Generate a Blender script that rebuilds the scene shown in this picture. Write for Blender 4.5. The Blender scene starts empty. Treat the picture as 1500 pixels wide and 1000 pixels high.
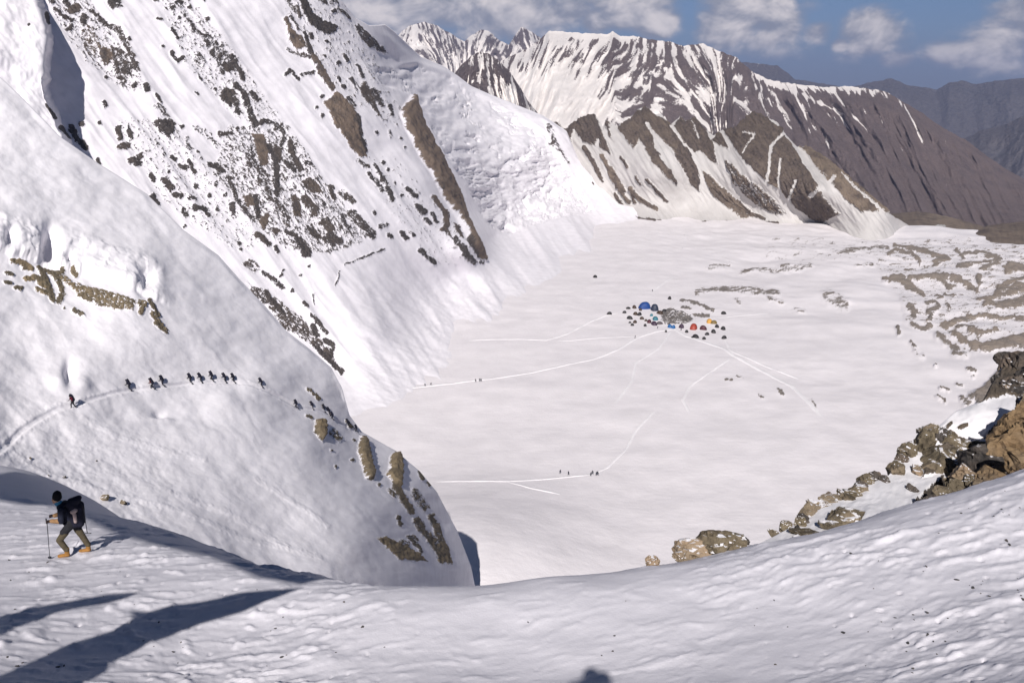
import bpy, bmesh, math, random
import numpy as np
from mathutils import Vector, Matrix

# ------------------------------------------------------------------ camera, sky, sun, exposure
CZ = 160.0                       # eye height above the glacier basin (metres)
F = 1250.0                       # focal length in photo pixels (photo 1500 x 1000)
PITCH = math.radians(16.5)
CP, SP = math.cos(PITCH), math.sin(PITCH)
SUN_STRENGTH, SKY_STRENGTH, EXPOSURE = 4.9, 0.054, 0.09
HAZE_DENSITY = 0.00004

scene = bpy.context.scene
cam_data = bpy.data.cameras.new('camera')
cam = bpy.data.objects.new('camera', cam_data)
scene.collection.objects.link(cam)
cam.location = (0, 0, CZ)
cam.rotation_euler = (math.pi / 2 - PITCH, 0, 0)
cam_data.sensor_width = 36.0
cam_data.lens = 36.0 * F / 1500.0
cam_data.clip_start = 0.05
cam_data.clip_end = 60000
scene.camera = cam


def rays(u, v):
    xc = (np.asarray(u, float) - 750.0) / F
    yc = -(np.asarray(v, float) - 500.0) / F
    return np.stack([xc, CP + yc * SP, -SP + yc * CP], -1)


def at(u, v, R):
    """photo pixel + horizontal range -> world point"""
    d = rays(u, v)
    k = np.asarray(R, float) / np.hypot(d[..., 0], d[..., 1])
    p = d * k[..., None]
    p[..., 2] += CZ
    return p


def on_plane(u, v, z=0.0):
    d = rays(u, v)
    k = (z - CZ) / d[..., 2]
    p = d * k[..., None]
    p[..., 2] += CZ
    return p


_a = rays(862, 1004)
SUN = -_a / np.linalg.norm(_a)            # unit vector towards the sun (behind the photographer)
sun_el = math.asin(SUN[2])
sun_az = math.atan2(SUN[0], SUN[1])

world = bpy.data.worlds.new('World')
scene.world = world
world.use_nodes = True
sl = bpy.data.lights.new('sun', 'SUN')
sl.energy = SUN_STRENGTH
sl.angle = math.radians(0.53)
sl.color = (1.0, 0.958, 0.925)
so = bpy.data.objects.new('sun', sl)
scene.collection.objects.link(so)
so.rotation_euler = Vector(SUN).to_track_quat('Z', 'Y').to_euler()
so.location = (0, -20, CZ + 60)
scene.view_settings.view_transform = 'Standard'
scene.view_settings.look = 'None'
scene.view_settings.exposure = EXPOSURE
scene.view_settings.gamma = 1.0
scene.cycles.use_denoising = True
scene.cycles.max_bounces = 5
scene.cycles.diffuse_bounces = 3
scene.cycles.glossy_bounces = 2
scene.cycles.transparent_max_bounces = 8
scene.cycles.volume_bounces = 1
scene.cycles.sample_clamp_indirect = 4.0


class NT:
    """little node-tree helper"""
    def __init__(self, tree):
        self.t = tree
        tree.nodes.clear()

    def n(self, typ, **kw):
        nd = self.t.nodes.new(typ)
        for k, val in kw.items():
            setattr(nd, k, val)
        return nd

    def put(self, sock, val):
        if isinstance(val, bpy.types.NodeSocket):
            self.t.links.new(val, sock)
        elif val is not None:
            if hasattr(sock.default_value, '__len__') and not hasattr(val, '__len__'):
                val = (val,) * len(sock.default_value)
            if hasattr(val, '__len__') and len(val) == 3 and len(sock.default_value) == 4:
                val = (*val, 1.0)
            sock.default_value = val

    def math(self, op, a, b=None, c=None, clamp=False):
        nd = self.n('ShaderNodeMath', operation=op)
        nd.use_clamp = clamp
        self.put(nd.inputs[0], a)
        if b is not None: self.put(nd.inputs[1], b)
        if c is not None: self.put(nd.inputs[2], c)
        return nd.outputs[0]

    def vmath(self, op, a, b=None):
        nd = self.n('ShaderNodeVectorMath', operation=op)
        self.put(nd.inputs[0], a)
        if b is not None: self.put(nd.inputs[1], b)
        return nd.outputs['Value'] if op in ('LENGTH', 'DOT_PRODUCT') else nd.outputs[0]

    def mix(self, f, a, b):
        nd = self.n('ShaderNodeMix', data_type='RGBA')
        self.put(nd.inputs[0], f)
        self.put(nd.inputs[6], a)
        self.put(nd.inputs[7], b)
        return nd.outputs[2]

    def ramp(self, x, lo, hi, a=0.0, b=1.0):
        nd = self.n('ShaderNodeMapRange', interpolation_type='SMOOTHSTEP')
        self.put(nd.inputs[0], x)
        self.put(nd.inputs[1], lo); self.put(nd.inputs[2], hi)
        self.put(nd.inputs[3], a); self.put(nd.inputs[4], b)
        return nd.outputs[0]

    def noise(self, vec, scale, detail=4.0, rough=0.55, dist=0.0):
        nd = self.n('ShaderNodeTexNoise')
        self.put(nd.inputs['Vector'], vec)
        nd.inputs['Scale'].default_value = scale
        nd.inputs['Detail'].default_value = detail
        nd.inputs['Roughness'].default_value = rough
        nd.inputs['Distortion'].default_value = dist
        return nd.outputs['Fac']


def azel(u, v):
    d = rays(u, v)
    return math.atan2(d[0], d[1]), math.atan2(d[2], math.hypot(d[0], d[1]))


def build_sky():
    g = NT(world.node_tree)
    sky = g.n('ShaderNodeTexSky', sky_type='NISHITA')
    sky.sun_disc = False
    sky.sun_elevation = sun_el
    sky.sun_rotation = sun_az
    sky.altitude = 5500
    sky.air_density = 0.8
    sky.dust_density = 0.6
    sky.ozone_density = 1.6
    tc = g.n('ShaderNodeTexCoord').outputs['Generated']
    sep = g.n('ShaderNodeSeparateXYZ')
    g.put(sep.inputs[0], tc)
    az = g.math('ARCTAN2', sep.outputs[0], sep.outputs[1])
    el = g.math('ARCSINE', sep.outputs[2])
    comb = g.n('ShaderNodeCombineXYZ')
    g.put(comb.inputs[0], az); g.put(comb.inputs[1], g.math('MULTIPLY', el, 1.5))
    p = comb.outputs[0]
    n1 = g.noise(p, 15.0, 4.5, 0.52, 0.25)
    n2 = g.noise(p, 40.0, 4.0, 0.55, 0.1)
    # cumulus heaps standing in view (centre and half size in photo pixels)
    blobs = [(520, 8, 80, 34), (590, 0, 100, 48), (640, 14, 70, 34), (700, 8, 100, 44), (770, 12, 70, 40), (830, 22, 50, 30), (868, 32, 30, 20),
             (920, 8, 60, 26), (965, 30, 36, 22), (880, -20, 90, 30),
             (1075, 33, 50, 34), (1115, 15, 50, 40), (1140, 42, 42, 28), (1192, 48, 18, 14), (1278, 50, 32, 24),
             (1308, 88, 18, 9), (1232, 66, 9, 7), (1405, 78, 32, 14), (1478, 55, 44, 40), (1505, 30, 50, 34), (1440, 90, 20, 8)]
    acc = None
    for (bu, bv, ru, rv) in blobs:
        a, e = azel(bu, bv)
        c = g.n('ShaderNodeCombineXYZ')
        k = 1.0 / (ru * 1.12 / F)
        k2 = 1.0 / (rv * 1.12 / F)
        g.put(c.inputs[0], g.math('MULTIPLY', g.math('SUBTRACT', az, a), k))
        g.put(c.inputs[1], g.math('MULTIPLY', g.math('SUBTRACT', el, e), k2))
        r = g.vmath('LENGTH', c.outputs[0])
        s = g.math('SUBTRACT', 1.0, r)
        acc = s if acc is None else g.math('MAXIMUM', acc, s)
    # the same kind of cloud field all round the horizon
    band = g.math('MULTIPLY', g.ramp(el, 0.09, 0.16), g.ramp(el, 0.55, 0.30))
    gen = g.math('SUBTRACT', g.math('MULTIPLY', g.ramp(g.noise(p, 3.2, 3.0, 0.5), 0.45, 0.72, -1.2, 0.6), band), g.math('SUBTRACT', 1.2, g.math('MULTIPLY', band, 1.2)))
    acc = g.math('MAXIMUM', acc, gen)
    dens = g.math('ADD', acc, g.math('MULTIPLY', g.math('SUBTRACT', n1, 0.5), 2.6))
    dens = g.math('ADD', dens, g.math('MULTIPLY', g.math('SUBTRACT', n2, 0.5), 0.55))
    alpha = g.ramp(dens, -0.42, 0.42)
    # lumps of the heaps catch the sun, hollows stay grey
    off = g.vmath('ADD', p, (0.006, 0.010, 0.0))
    n3 = g.noise(off, 15.0, 4.5, 0.52, 0.25)
    lump = g.math('ADD', g.math('MULTIPLY', g.math('SUBTRACT', n1, n3), 3.0), g.math('MULTIPLY', g.math('SUBTRACT', dens, 0.55), 0.35))
    light = g.ramp(lump, -0.45, 0.65)
    ccol = g.mix(light, (4.6, 4.9, 6.2), (14.2, 13.1, 13.2))
    hz = g.ramp(el, 0.115, -0.01)
    base = g.mix(g.math('MULTIPLY', hz, 0.85), sky.outputs[0], (1.9, 2.2, 3.7))
    col = g.mix(g.math('MULTIPLY', alpha, 0.95), base, ccol)
    bg = g.n('ShaderNodeBackground')
    g.put(bg.inputs[0], col)
    bg.inputs[1].default_value = SKY_STRENGTH
    out = g.n('ShaderNodeOutputWorld')
    g.t.links.new(bg.outputs[0], out.inputs[0])


build_sky()

# ------------------------------------------------------------------ numpy helpers
rng = np.random.RandomState(7)
random.seed(7)
_perm = rng.permutation(256)
_perm = np.concatenate([_perm, _perm])
_ang = rng.rand(256) * 2 * np.pi
_gx, _gy = np.cos(_ang), np.sin(_ang)


def perlin(x, y):
    xi = np.floor(x).astype(int); yi = np.floor(y).astype(int)
    xf = x - xi; yf = y - yi
    xi &= 255; yi &= 255
    sx = xf * xf * xf * (xf * (xf * 6 - 15) + 10)
    sy = yf * yf * yf * (yf * (yf * 6 - 15) + 10)
    a = _perm[xi]; b = _perm[(xi + 1) & 255]
    def gr(h, dx, dy):
        return _gx[h] * dx + _gy[h] * dy
    n00 = gr(_perm[(a + yi) & 255], xf, yf)
    n10 = gr(_perm[(b + yi) & 255], xf - 1, yf)
    n01 = gr(_perm[(a + yi + 1) & 255], xf, yf - 1)
    n11 = gr(_perm[(b + yi + 1) & 255], xf - 1, yf - 1)
    return (n00 * (1 - sx) + n10 * sx) * (1 - sy) + (n01 * (1 - sx) + n11 * sx) * sy


def fbm(x, y, o=4, gain=0.5):
    s = 0; a = 1.0; t = 0
    for i in range(o):
        s = s + a * perlin(x + 17.3 * i, y - 9.1 * i); t += a
        a *= gain; x = x * 2.03; y = y * 2.03
    return s / t * 1.5          # about -1 .. 1


def ridged(x, y, o=4, gain=0.5):
    s = 0; a = 1.0; t = 0
    for i in range(o):
        s = s + a * (1 - 2.2 * np.abs(perlin(x + 31.7 * i, y + 11.9 * i))); t += a
        a *= gain; x = x * 2.1; y = y * 2.1
    return s / t                # about -.3 .. 1


def worley(x, y):
    xi = np.floor(x).astype(int); yi = np.floor(y).astype(int)
    d1 = np.full(x.shape, 9.0); d2 = np.full(x.shape, 9.0); idn = np.zeros(x.shape)
    for dx in (-1, 0, 1):
        for dy in (-1, 0, 1):
            cx = xi + dx; cy = yi + dy
            h = _perm[(_perm[cx & 255] + cy) & 255]
            px = cx + (h / 256.0); py = cy + (_perm[h] / 256.0)
            d = np.hypot(px - x, py - y)
            near = d < d1
            d2 = np.where(near, d1, np.minimum(d2, d))
            idn = np.where(near, _perm[(h + 91) & 255] / 256.0, idn)
            d1 = np.minimum(d1, d)
    return d1, d2, idn


def sstep(a, b, x):
    t = np.clip((x - a) / (b - a), 0, 1)
    return t * t * (3 - 2 * t)


class TPS:
    def __init__(self, X, y, lam=0.0):
        X = np.asarray(X, float); y = np.asarray(y, float)
        self.c = X.mean(0); self.s = X.std() + 1e-9
        Xn = (X - self.c) / self.s
        n = len(X)
        K = self._k(np.hypot(*(Xn[:, None] - Xn[None]).transpose(2, 0, 1))) + lam * np.eye(n)
        Pm = np.hstack([np.ones((n, 1)), Xn])
        A = np.block([[K, Pm], [Pm.T, np.zeros((3, 3))]])
        w = np.linalg.solve(A, np.concatenate([y, np.zeros(3)]))
        self.X, self.w = Xn, w

    @staticmethod
    def _k(r):
        return np.where(r > 1e-9, r * r * np.log(np.maximum(r, 1e-9)), 0)

    def __call__(self, x, y):
        sh = np.shape(x)
        q = (np.stack([np.ravel(x), np.ravel(y)], -1) - self.c) / self.s
        out = np.empty(len(q)); n = len(self.X)
        for i in range(0, len(q), 60000):
            b = q[i:i + 60000]
            r2 = (b[:, None, 0] - self.X[None, :, 0]) ** 2 + (b[:, None, 1] - self.X[None, :, 1]) ** 2
            k = 0.5 * r2 * np.log(np.maximum(r2, 1e-18))
            out[i:i + 60000] = k @ self.w[:n] + self.w[n] + b @ self.w[n + 1:]
        return out.reshape(sh)


def resample(pts, n):
    pts = np.asarray(pts, float)
    d = np.concatenate([[0], np.cumsum(np.hypot(*np.diff(pts, axis=0).T))])
    t = np.linspace(0, d[-1], n)
    return np.stack([np.interp(t, d, pts[:, 0]), np.interp(t, d, pts[:, 1])], -1)


def seg_dist(U, V, pts):
    best = np.full(U.shape, 1e9)
    for (x0, y0), (x1, y1) in zip(pts[:-1], pts[1:]):
        dx, dy = x1 - x0, y1 - y0
        L = dx * dx + dy * dy + 1e-9
        t = np.clip(((U - x0) * dx + (V - y0) * dy) / L, 0, 1)
        best = np.minimum(best, np.hypot(U - x0 - t * dx, V - y0 - t * dy))
    return best


def inside(U, V, pts):
    c = np.zeros(U.shape, bool)
    n = len(pts)
    for i in range(n):
        x0, y0 = pts[i]; x1, y1 = pts[(i + 1) % n]
        if y0 == y1: continue
        cond = ((y0 > V) != (y1 > V)) & (U < (x1 - x0) * (V - y0) / (y1 - y0) + x0)
        c ^= cond
    return c


def rock_field(U, V, shapes, warp=0.0):
    """S(width, density, tint, pts) strokes and P(density, tint, pts) polygons -> density, tint"""
    Fd = np.zeros(U.shape); T = np.zeros(U.shape)
    if warp:
        U, V = (U + warp * (fbm(U / 9.0, V / 9.0 + 50, 3) + .5 * fbm(U / 3.5, V / 3.5 + 20, 2)), V + warp * (fbm(U / 9.0 + 70, V / 9.0, 3) + .5 * fbm(U / 3.5 + 30, V / 3.5, 2)))
    for sh in shapes:
        if sh[0] == 'S':
            _, w, d, t, pts = sh
            if len(pts) == 1: pts = [pts[0], (pts[0][0] + .1, pts[0][1] + .1)]
            w = w * 1.22
            m = w + 3
        else:
            _, d, t, pts = sh
            m = 5
        a = np.array(pts)
        sel = (U > a[:, 0].min() - m) & (U < a[:, 0].max() + m) & (V > a[:, 1].min() - m) & (V < a[:, 1].max() + m)
        if not sel.any(): continue
        u = U[sel]; v = V[sel]
        if sh[0] == 'S':
            f = abs(d) * np.clip((w - seg_dist(u, v, pts)) / (0.6 * w), 0, 1)
        else:
            sd = seg_dist(u, v, list(pts) + [pts[0]])
            sd = np.where(inside(u, v, pts), sd, -sd)
            f = abs(d) * np.clip(0.5 + sd / 5.0, 0, 1)
        if d < 0:
            Fd[sel] = Fd[sel] - f
        else:
            T[sel] = np.where(f > Fd[sel], t, T[sel])
            Fd[sel] = np.maximum(Fd[sel], f)
    return Fd, T


def grid_normals(P):
    du = np.gradient(P, axis=0); dv = np.gradient(P, axis=1)
    N = np.cross(du, dv)
    N /= np.linalg.norm(N, axis=-1, keepdims=True) + 1e-12
    view = np.array([0, 0, CZ]) - P
    s = np.sign((N * view).sum(-1, keepdims=True)); s[s == 0] = 1
    return N * s


COL = scene.collection


def link(o):
    COL.objects.link(o)
    return o


def tag(o, label=None, cat=None, group=None, kind=None):
    if label: o['label'] = label
    if cat: o['category'] = cat
    if group: o['group'] = group
    if kind: o['kind'] = kind
    return o


def grid_object(name, P, mat, attrs=None, smooth=True, kind='structure', closed=False):
    nu, nv = P.shape[:2]
    me = bpy.data.meshes.new(name)
    idx = np.arange(nu * nv).reshape(nu, nv)
    if closed:
        idx = np.concatenate([idx, idx[:1]], 0)
    q = np.stack([idx[:-1, :-1], idx[1:, :-1], idx[1:, 1:], idx[:-1, 1:]], -1).reshape(-1, 4)
    # orient faces towards the camera
    v0, v1, v3 = P.reshape(-1, 3)[q[:, 0]], P.reshape(-1, 3)[q[:, 1]], P.reshape(-1, 3)[q[:, 3]]
    nrm = np.cross(v1 - v0, v3 - v0)
    flip = ((nrm * (np.array([0, 0, CZ + 30.0]) - v0)).sum(-1)).mean() < 0
    if flip: q = q[:, ::-1]
    me.vertices.add(nu * nv)
    me.vertices.foreach_set('co', P.reshape(-1).astype(np.float32))
    me.loops.add(q.size)
    me.loops.foreach_set('vertex_index', q.reshape(-1).astype(np.int32))
    me.polygons.add(len(q))
    me.polygons.foreach_set('loop_start', np.arange(0, q.size, 4, dtype=np.int32))
    me.polygons.foreach_set('use_smooth', np.full(len(q), smooth))
    me.update(calc_edges=True)
    for k, a in (attrs or {}).items():
        at_ = me.attributes.new(k, 'FLOAT', 'POINT')
        at_.data.foreach_set('value', np.ravel(a).astype(np.float32))
    me.materials.append(mat)
    o = link(bpy.data.objects.new(name, me))
    if kind: o['kind'] = kind
    return o


def sheet_uv(top, bot, nu, nv, pw=1.0):
    a = resample(top, nu); b = resample(bot, nu)
    t = np.linspace(0, 1, nv) ** pw
    U = a[:, None, 0] * (1 - t) + b[:, None, 0] * t
    V = a[:, None, 1] * (1 - t) + b[:, None, 1] * t
    return U, V


def range_fit(ctrl, lam=0.002):
    X = []; y = []
    for (u, v, R) in ctrl:
        if R is None:
            p = on_plane(np.float64(u), np.float64(v), -6.0); R = math.hypot(p[0], p[1])
        elif isinstance(R, str):
            p = on_plane(np.float64(u), np.float64(v), float(R[1:])); R = math.hypot(p[0], p[1])
        X.append((u, v)); y.append(math.log(R))
    f = TPS(X, y, lam)
    return lambda U, V: np.exp(f(U, V))


def with_skirt(P, attrs, back, down, n=5):
    """rows behind the skyline so that the ridge has a far side"""
    top = P[:, 0]
    h = top.copy(); h[:, 2] = 0
    h /= np.linalg.norm(h[:, :2], axis=1, keepdims=True)
    rows = []
    for k in range(n, 0, -1):
        t = k / n
        r = top + h * back * t
        r[:, 2] = top[:, 2] - down * t ** 1.6
        rows.append(r)
    S = np.stack(rows, 1)
    P2 = np.concatenate([S, P], 1)
    A2 = {k: np.concatenate([np.repeat(a[:, :1], n, 1), a], 1) for k, a in attrs.items()}
    return P2, A2


# ------------------------------------------------------------------ materials
def snow_rock_material(name, scale, rock_cols, streak=None, snow=(0.80, 0.775, 0.79), bump=0.25, snow_var=0.04, fine=0.62, bump_dist=1.0):
    """snow with bare rock where the surface attribute says so; `scale` = size of a rock grain in metres"""
    m = bpy.data.materials.new(name)
    m.use_nodes = True
    g = NT(m.node_tree)
    pos = g.n('ShaderNodeNewGeometry').outputs['Position']
    ar = g.n('ShaderNodeAttribute', attribute_name='rock').outputs['Fac']
    tt = g.n('ShaderNodeAttribute', attribute_name='tint').outputs['Fac']
    nf = g.noise(pos, 1.0 / scale, 5.0, 0.65)
    nb = g.noise(pos, 0.16 / scale, 4.0, 0.55)
    nv = g.noise(pos, 3.2 / scale, 3.0, 0.6)
    ns = g.noise(pos, 1.9 / scale, 3.0, 0.6)
    fac = g.ramp(g.math('ADD', ar, g.math('MULTIPLY', g.math('SUBTRACT', ns, 0.5), fine)), 0.47, 0.53)
    dark, mid, warm = rock_cols
    rc = g.mix(g.ramp(nf, 0.38, 0.62), dark, mid)
    rc = g.mix(g.math('MULTIPLY', tt, g.ramp(nb, 0.2, 0.6)), rc, warm)
    rc = g.mix(g.ramp(nv, 0.35, 0.75, 0.0, 0.55), rc, tuple(min(1, c * 1.7) for c in mid))
    s2 = tuple(c * (1 - snow_var * 2.2) for c in snow)
    sc = g.mix(g.ramp(nb, 0.35, 0.7), snow, s2)
    col = g.mix(fac, sc, rc)
    b = g.n('ShaderNodeBsdfPrincipled')
    g.put(b.inputs['Base Color'], col)
    g.put(b.inputs['Roughness'], g.math('ADD', 0.55, g.math('MULTIPLY', fac, 0.3)))
    b.inputs['Specular IOR Level'].default_value = 0.25
    bp = g.n('ShaderNodeBump')
    g.put(bp.inputs['Strength'], g.math('ADD', bump * 0.35, g.math('MULTIPLY', fac, min(1.0, bump * 2.4))))
    bp.inputs['Distance'].default_value = scale * bump_dist
    hgt = g.math('ADD', nf, g.math('MULTIPLY', nv, 0.4))
    if streak:                       # wind-drawn ridges on open snow
        mp_ = g.n('ShaderNodeMapping'); g.put(mp_.inputs[0], pos)
        mp_.inputs['Rotation'].default_value = (0, 0, streak[0]); mp_.inputs['Scale'].default_value = (1.0 / streak[1], 1.0 / streak[2], 1.0)
        hgt = g.math('ADD', hgt, g.math('MULTIPLY', g.noise(mp_.outputs[0], 1.0, 4.0, 0.6), streak[3]))
    g.put(bp.inputs['Height'], hgt)
    g.put(b.inputs['Normal'], bp.outputs[0])
    out = g.n('ShaderNodeOutputMaterial')
    g.t.links.new(b.outputs[0], out.inputs[0])
    return m


def plain_material(name, col, rough=0.8, var=0.25, scale=6.0, bump=0.2, spec=0.2):
    m = bpy.data.materials.new(name)
    m.use_nodes = True
    g = NT(m.node_tree)
    pos = g.n('ShaderNodeTexCoord').outputs['Object']
    n = g.noise(pos, scale, 5.0, 0.6)
    c = g.mix(g.ramp(n, 0.3, 0.7), tuple(x * (1 - var) for x in col), tuple(min(1, x * (1 + var)) for x in col))
    b = g.n('ShaderNodeBsdfPrincipled')
    g.put(b.inputs['Base Color'], c)
    b.inputs['Roughness'].default_value = rough
    b.inputs['Specular IOR Level'].default_value = spec
    bp = g.n('ShaderNodeBump')
    bp.inputs['Strength'].default_value = bump
    bp.inputs['Distance'].default_value = 0.3 / scale
    g.put(bp.inputs['Height'], n)
    g.put(b.inputs['Normal'], bp.outputs[0])
    out = g.n('ShaderNodeOutputMaterial')
    g.t.links.new(b.outputs[0], out.inputs[0])
    return m


GREY = ((0.022, 0.020, 0.021), (0.085, 0.073, 0.069), (0.205, 0.15, 0.11))
M_FACE = snow_rock_material('snow_and_rock_face', 1.1, GREY, snow=(0.83, 0.795, 0.825))
M_NEAR = snow_rock_material('snow_slope_near', 0.45, ((0.05, 0.045, 0.035), (0.15, 0.125, 0.09), (0.30, 0.225, 0.13)), snow=(0.88, 0.85, 0.88))
M_BASIN = snow_rock_material('glacier_snow', 2.2, ((0.13, 0.115, 0.105), (0.23, 0.20, 0.175), (0.30, 0.24, 0.19)), snow=(0.80, 0.755, 0.765), bump=0.5, snow_var=0.03, bump_dist=.4, streak=(math.radians(-50), 9.0, 2.2, .9))
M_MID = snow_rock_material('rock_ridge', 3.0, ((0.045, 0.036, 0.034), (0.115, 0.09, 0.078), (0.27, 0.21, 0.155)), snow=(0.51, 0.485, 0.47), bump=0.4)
M_FAR = snow_rock_material('far_ridge_rock', 9.0, ((0.085, 0.068, 0.072), (0.145, 0.115, 0.115), (0.22, 0.165, 0.15)), snow=(0.74, 0.69, 0.66), bump=0.6)
M_FARTHEST = snow_rock_material('farthest_rock', 45.0, ((0.05, 0.05, 0.06), (0.09, 0.085, 0.09), (0.15, 0.12, 0.11)), snow=(0.70, 0.66, 0.62), bump=0.3)
M_FORE = snow_rock_material('wind_crusted_snow', 0.05, ((0.03, 0.028, 0.026), (0.08, 0.07, 0.06), (0.2, 0.15, 0.1)), snow=(0.70, 0.68, 0.725), bump=0.55, snow_var=0.02)

# ------------------------------------------------------------------ terrain: farthest ranges
def px_m(P):
    return (np.linalg.norm(P - np.array([0, 0, CZ]), axis=-1) / F)[..., None]


def ridge(name, top, bot, nu, nv, r_top, r_bot, mat, slant, snow_fn, rib=3.0, rib_w=16.0, sky_rough=1.5, back=600, down=400, seed=0.0, tint=0.3, spur=0.0):
    top = np.array(top, float)
    U, V = sheet_uv(top, bot, nu, nv, 1.15)
    t = np.linspace(0, 1, nv)[None, :] ** 1.15 * np.ones((nu, 1))
    # rough the skyline a little
    V = V + (1 - t) ** 2 * sky_rough * fbm(U / 9.0 + seed, U * 0 + seed, 4)
    R = r_top * (1 - t) + r_bot * t
    vt = U * 0 + V[:, :1]
    a = U - slant(U) * (V - vt) + rib_w * .28 * fbm(U / (rib_w * 4.0) + seed, V / (rib_w * 3.0), 3)
    n_big = ridged(a / (rib_w * 2.6) + seed, (V - vt) / 170.0 + seed, 2)
    n_rib = ridged(a / rib_w + seed * 1.7, (V - vt) / (rib_w * 5.5) - seed, 4)
    n_fin = fbm(a / (rib_w * .30) + seed, (V - vt) / (rib_w * 1.3), 4, .62)
    fade = sstep(0.0, 0.12, t)
    P = at(U, V, R)
    mp = px_m(P)[..., 0]
    n_iso = ridged((a + .4 * (V - vt)) / (rib_w * 1.5) + 3 * seed, (V - vt) / (rib_w * 2.2) + seed, 4, .55)
    rel = (n_rib * rib * .7 + n_iso * rib * .8 + n_fin * rib * 0.25 + n_big * spur) * fade
    n_rib = n_rib * .82 + n_iso * .18
    d = rays(U, V); d = d / np.linalg.norm(d, axis=-1, keepdims=True)
    P = P - d * (rel * mp * 3.0)[..., None]      # spurs stand out towards the valley in front
    rock, tn = snow_fn(U, V, V - vt, a, n_rib, n_fin, n_big)
    P, A = with_skirt(P, {'rock': rock, 'tint': tn}, back, down)
    return grid_object(name, P, mat, A)


flat0 = lambda U: 0 * U


def sn_farthest(base):
    def f(U, V, h, a, r, fi, b):
        return np.clip(base + 0.0 * U - 0.5 * sstep(0.8, 1.1, r + 0.45 * fi) * sstep(40, 0, h), 0, 1), 0.2 + 0 * U
    return f


ridge('far_hazy_range', [(1060, 92), (1100, 92), (1140, 97), (1165, 116), (1240, 128), (1262, 124), (1305, 115), (1330, 125), (1372, 131), (1390, 122), (1410, 118), (1430, 124), (1460, 118), (1500, 114), (1560, 119), (1640, 105), (1760, 112)],
      [(1060, 330), (1760, 330)], 260, 110, 10500, 8000, M_FARTHEST, lambda U: 0.2 + 0 * U, sn_farthest(0.72), rib=4, rib_w=38, sky_rough=2.0, back=1500, down=900, seed=3.3, spur=8)
ridge('far_hazy_spur', [(1380, 225), (1410, 204), (1440, 190), (1470, 183), (1500, 170), (1560, 160), (1640, 140), (1760, 120)],
      [(1380, 345), (1760, 345)], 180, 100, 7200, 5600, M_FARTHEST, lambda U: -0.3 + 0 * U, lambda U, V, h, a, r, fi, b: (0.8 + 0 * U, 0.4 + 0 * U), rib=5, rib_w=36, sky_rough=2.0, back=1000, down=800, seed=5.1, spur=8)


def sn_peaks(U, V, h, a, r, fi, b):
    s = 0.28 + 0.95 * (r - 0.45) + 0.6 * fi + 0.10 * sstep(10, 60, h)
    return np.clip(s, 0, 1), 0.1 + 0 * U


ridge('far_snow_peaks', [(480, 90), (540, 75), (575, 60), (590, 45), (600, 38), (622, 32), (640, 38), (662, 50), (680, 62), (690, 52), (705, 44), (715, 45), (730, 58), (745, 66), (757, 48), (763, 39), (775, 45), (790, 54), (805, 72), (830, 92), (880, 110)],
      [(480, 190), (880, 190)], 300, 90, 6800, 5600, M_FAR, lambda U: 0.5 * np.sin(U / 24.0), sn_peaks, rib=6.0, rib_w=12, sky_rough=1.8, back=900, down=600, seed=8.2, spur=4)


def sl_far(U):
    return np.interp(U, [640, 820, 900, 960, 1000, 1040, 1075, 1110, 1160, 1500], [-0.2, -0.55, -0.55, -0.15, 0.35, 0.55, -0.35, 0.25, 0.55, 0.75])


def sn_far(U, V, h, a, r, fi, b):
    cover = np.interp(U, [640, 900, 1000, 1060, 1110, 1200, 1320, 1420, 1500], [0.10, 0.13, 0.16, 0.22, 0.50, 0.60, 0.72, 0.92, 1.0])
    hh = np.interp(U, [640, 1000, 1100, 1300, 1500], [230, 200, 110, 95, 60])
    s = cover + 1.35 * (r - 0.42) + 0.75 * fi + .25 * (b - .4) + 0.55 * sstep(0.35, 1.35, h / hh) * sstep(860, 1010, U)
    # snow crest along the saddle, and the white bowl under the first peak
    s = s - 0.75 * sstep(13, 2, h + 5 * fi) * (sstep(790, 830, U) * sstep(960, 900, U) + 0.9 * sstep(1085, 1120, U) * sstep(1345, 1280, U))
    bowl = np.exp(-(((U - 790) / 50.0) ** 2 + ((V - 135) / 30.0) ** 2)) + np.exp(-(((U - 845) / 42.0) ** 2 + ((V - 165) / 20.0) ** 2))
    s = s - 0.9 * bowl
    # long straight couloirs
    for pts, w in (([(1125, 120), (1145, 128), (1180, 140), (1200, 152)], 6), ([(1160, 130), (1178, 165), (1187, 195)], 2.2), ([(1178, 138), (1188, 162)], 2), ([(1215, 130), (1255, 175), (1300, 222)], 2.6),
                   ([(1200, 150), (1225, 163), (1255, 175)], 4), ([(1250, 128), (1268, 165)], 4), ([(1275, 135), (1293, 180)], 3), ([(1320, 150), (1345, 190), (1350, 208)], 6), ([(1222, 160), (1245, 190), (1285, 240)], 2), ([(1208, 190), (1217, 230)], 1.6),
                   ([(1265, 180), (1300, 215), (1318, 245)], 2.2), ([(1385, 200), (1385, 250), (1390, 318)], 2)):
        s = s - 0.8 * np.clip((w - seg_dist(U, V, pts)) / w, 0, 1) * (0.7 + 0.5 * fi)
    return np.clip(s, 0, 1), 0.35 + 0.25 * fi + 0.3 * sstep(1250, 1450, U)


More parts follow.
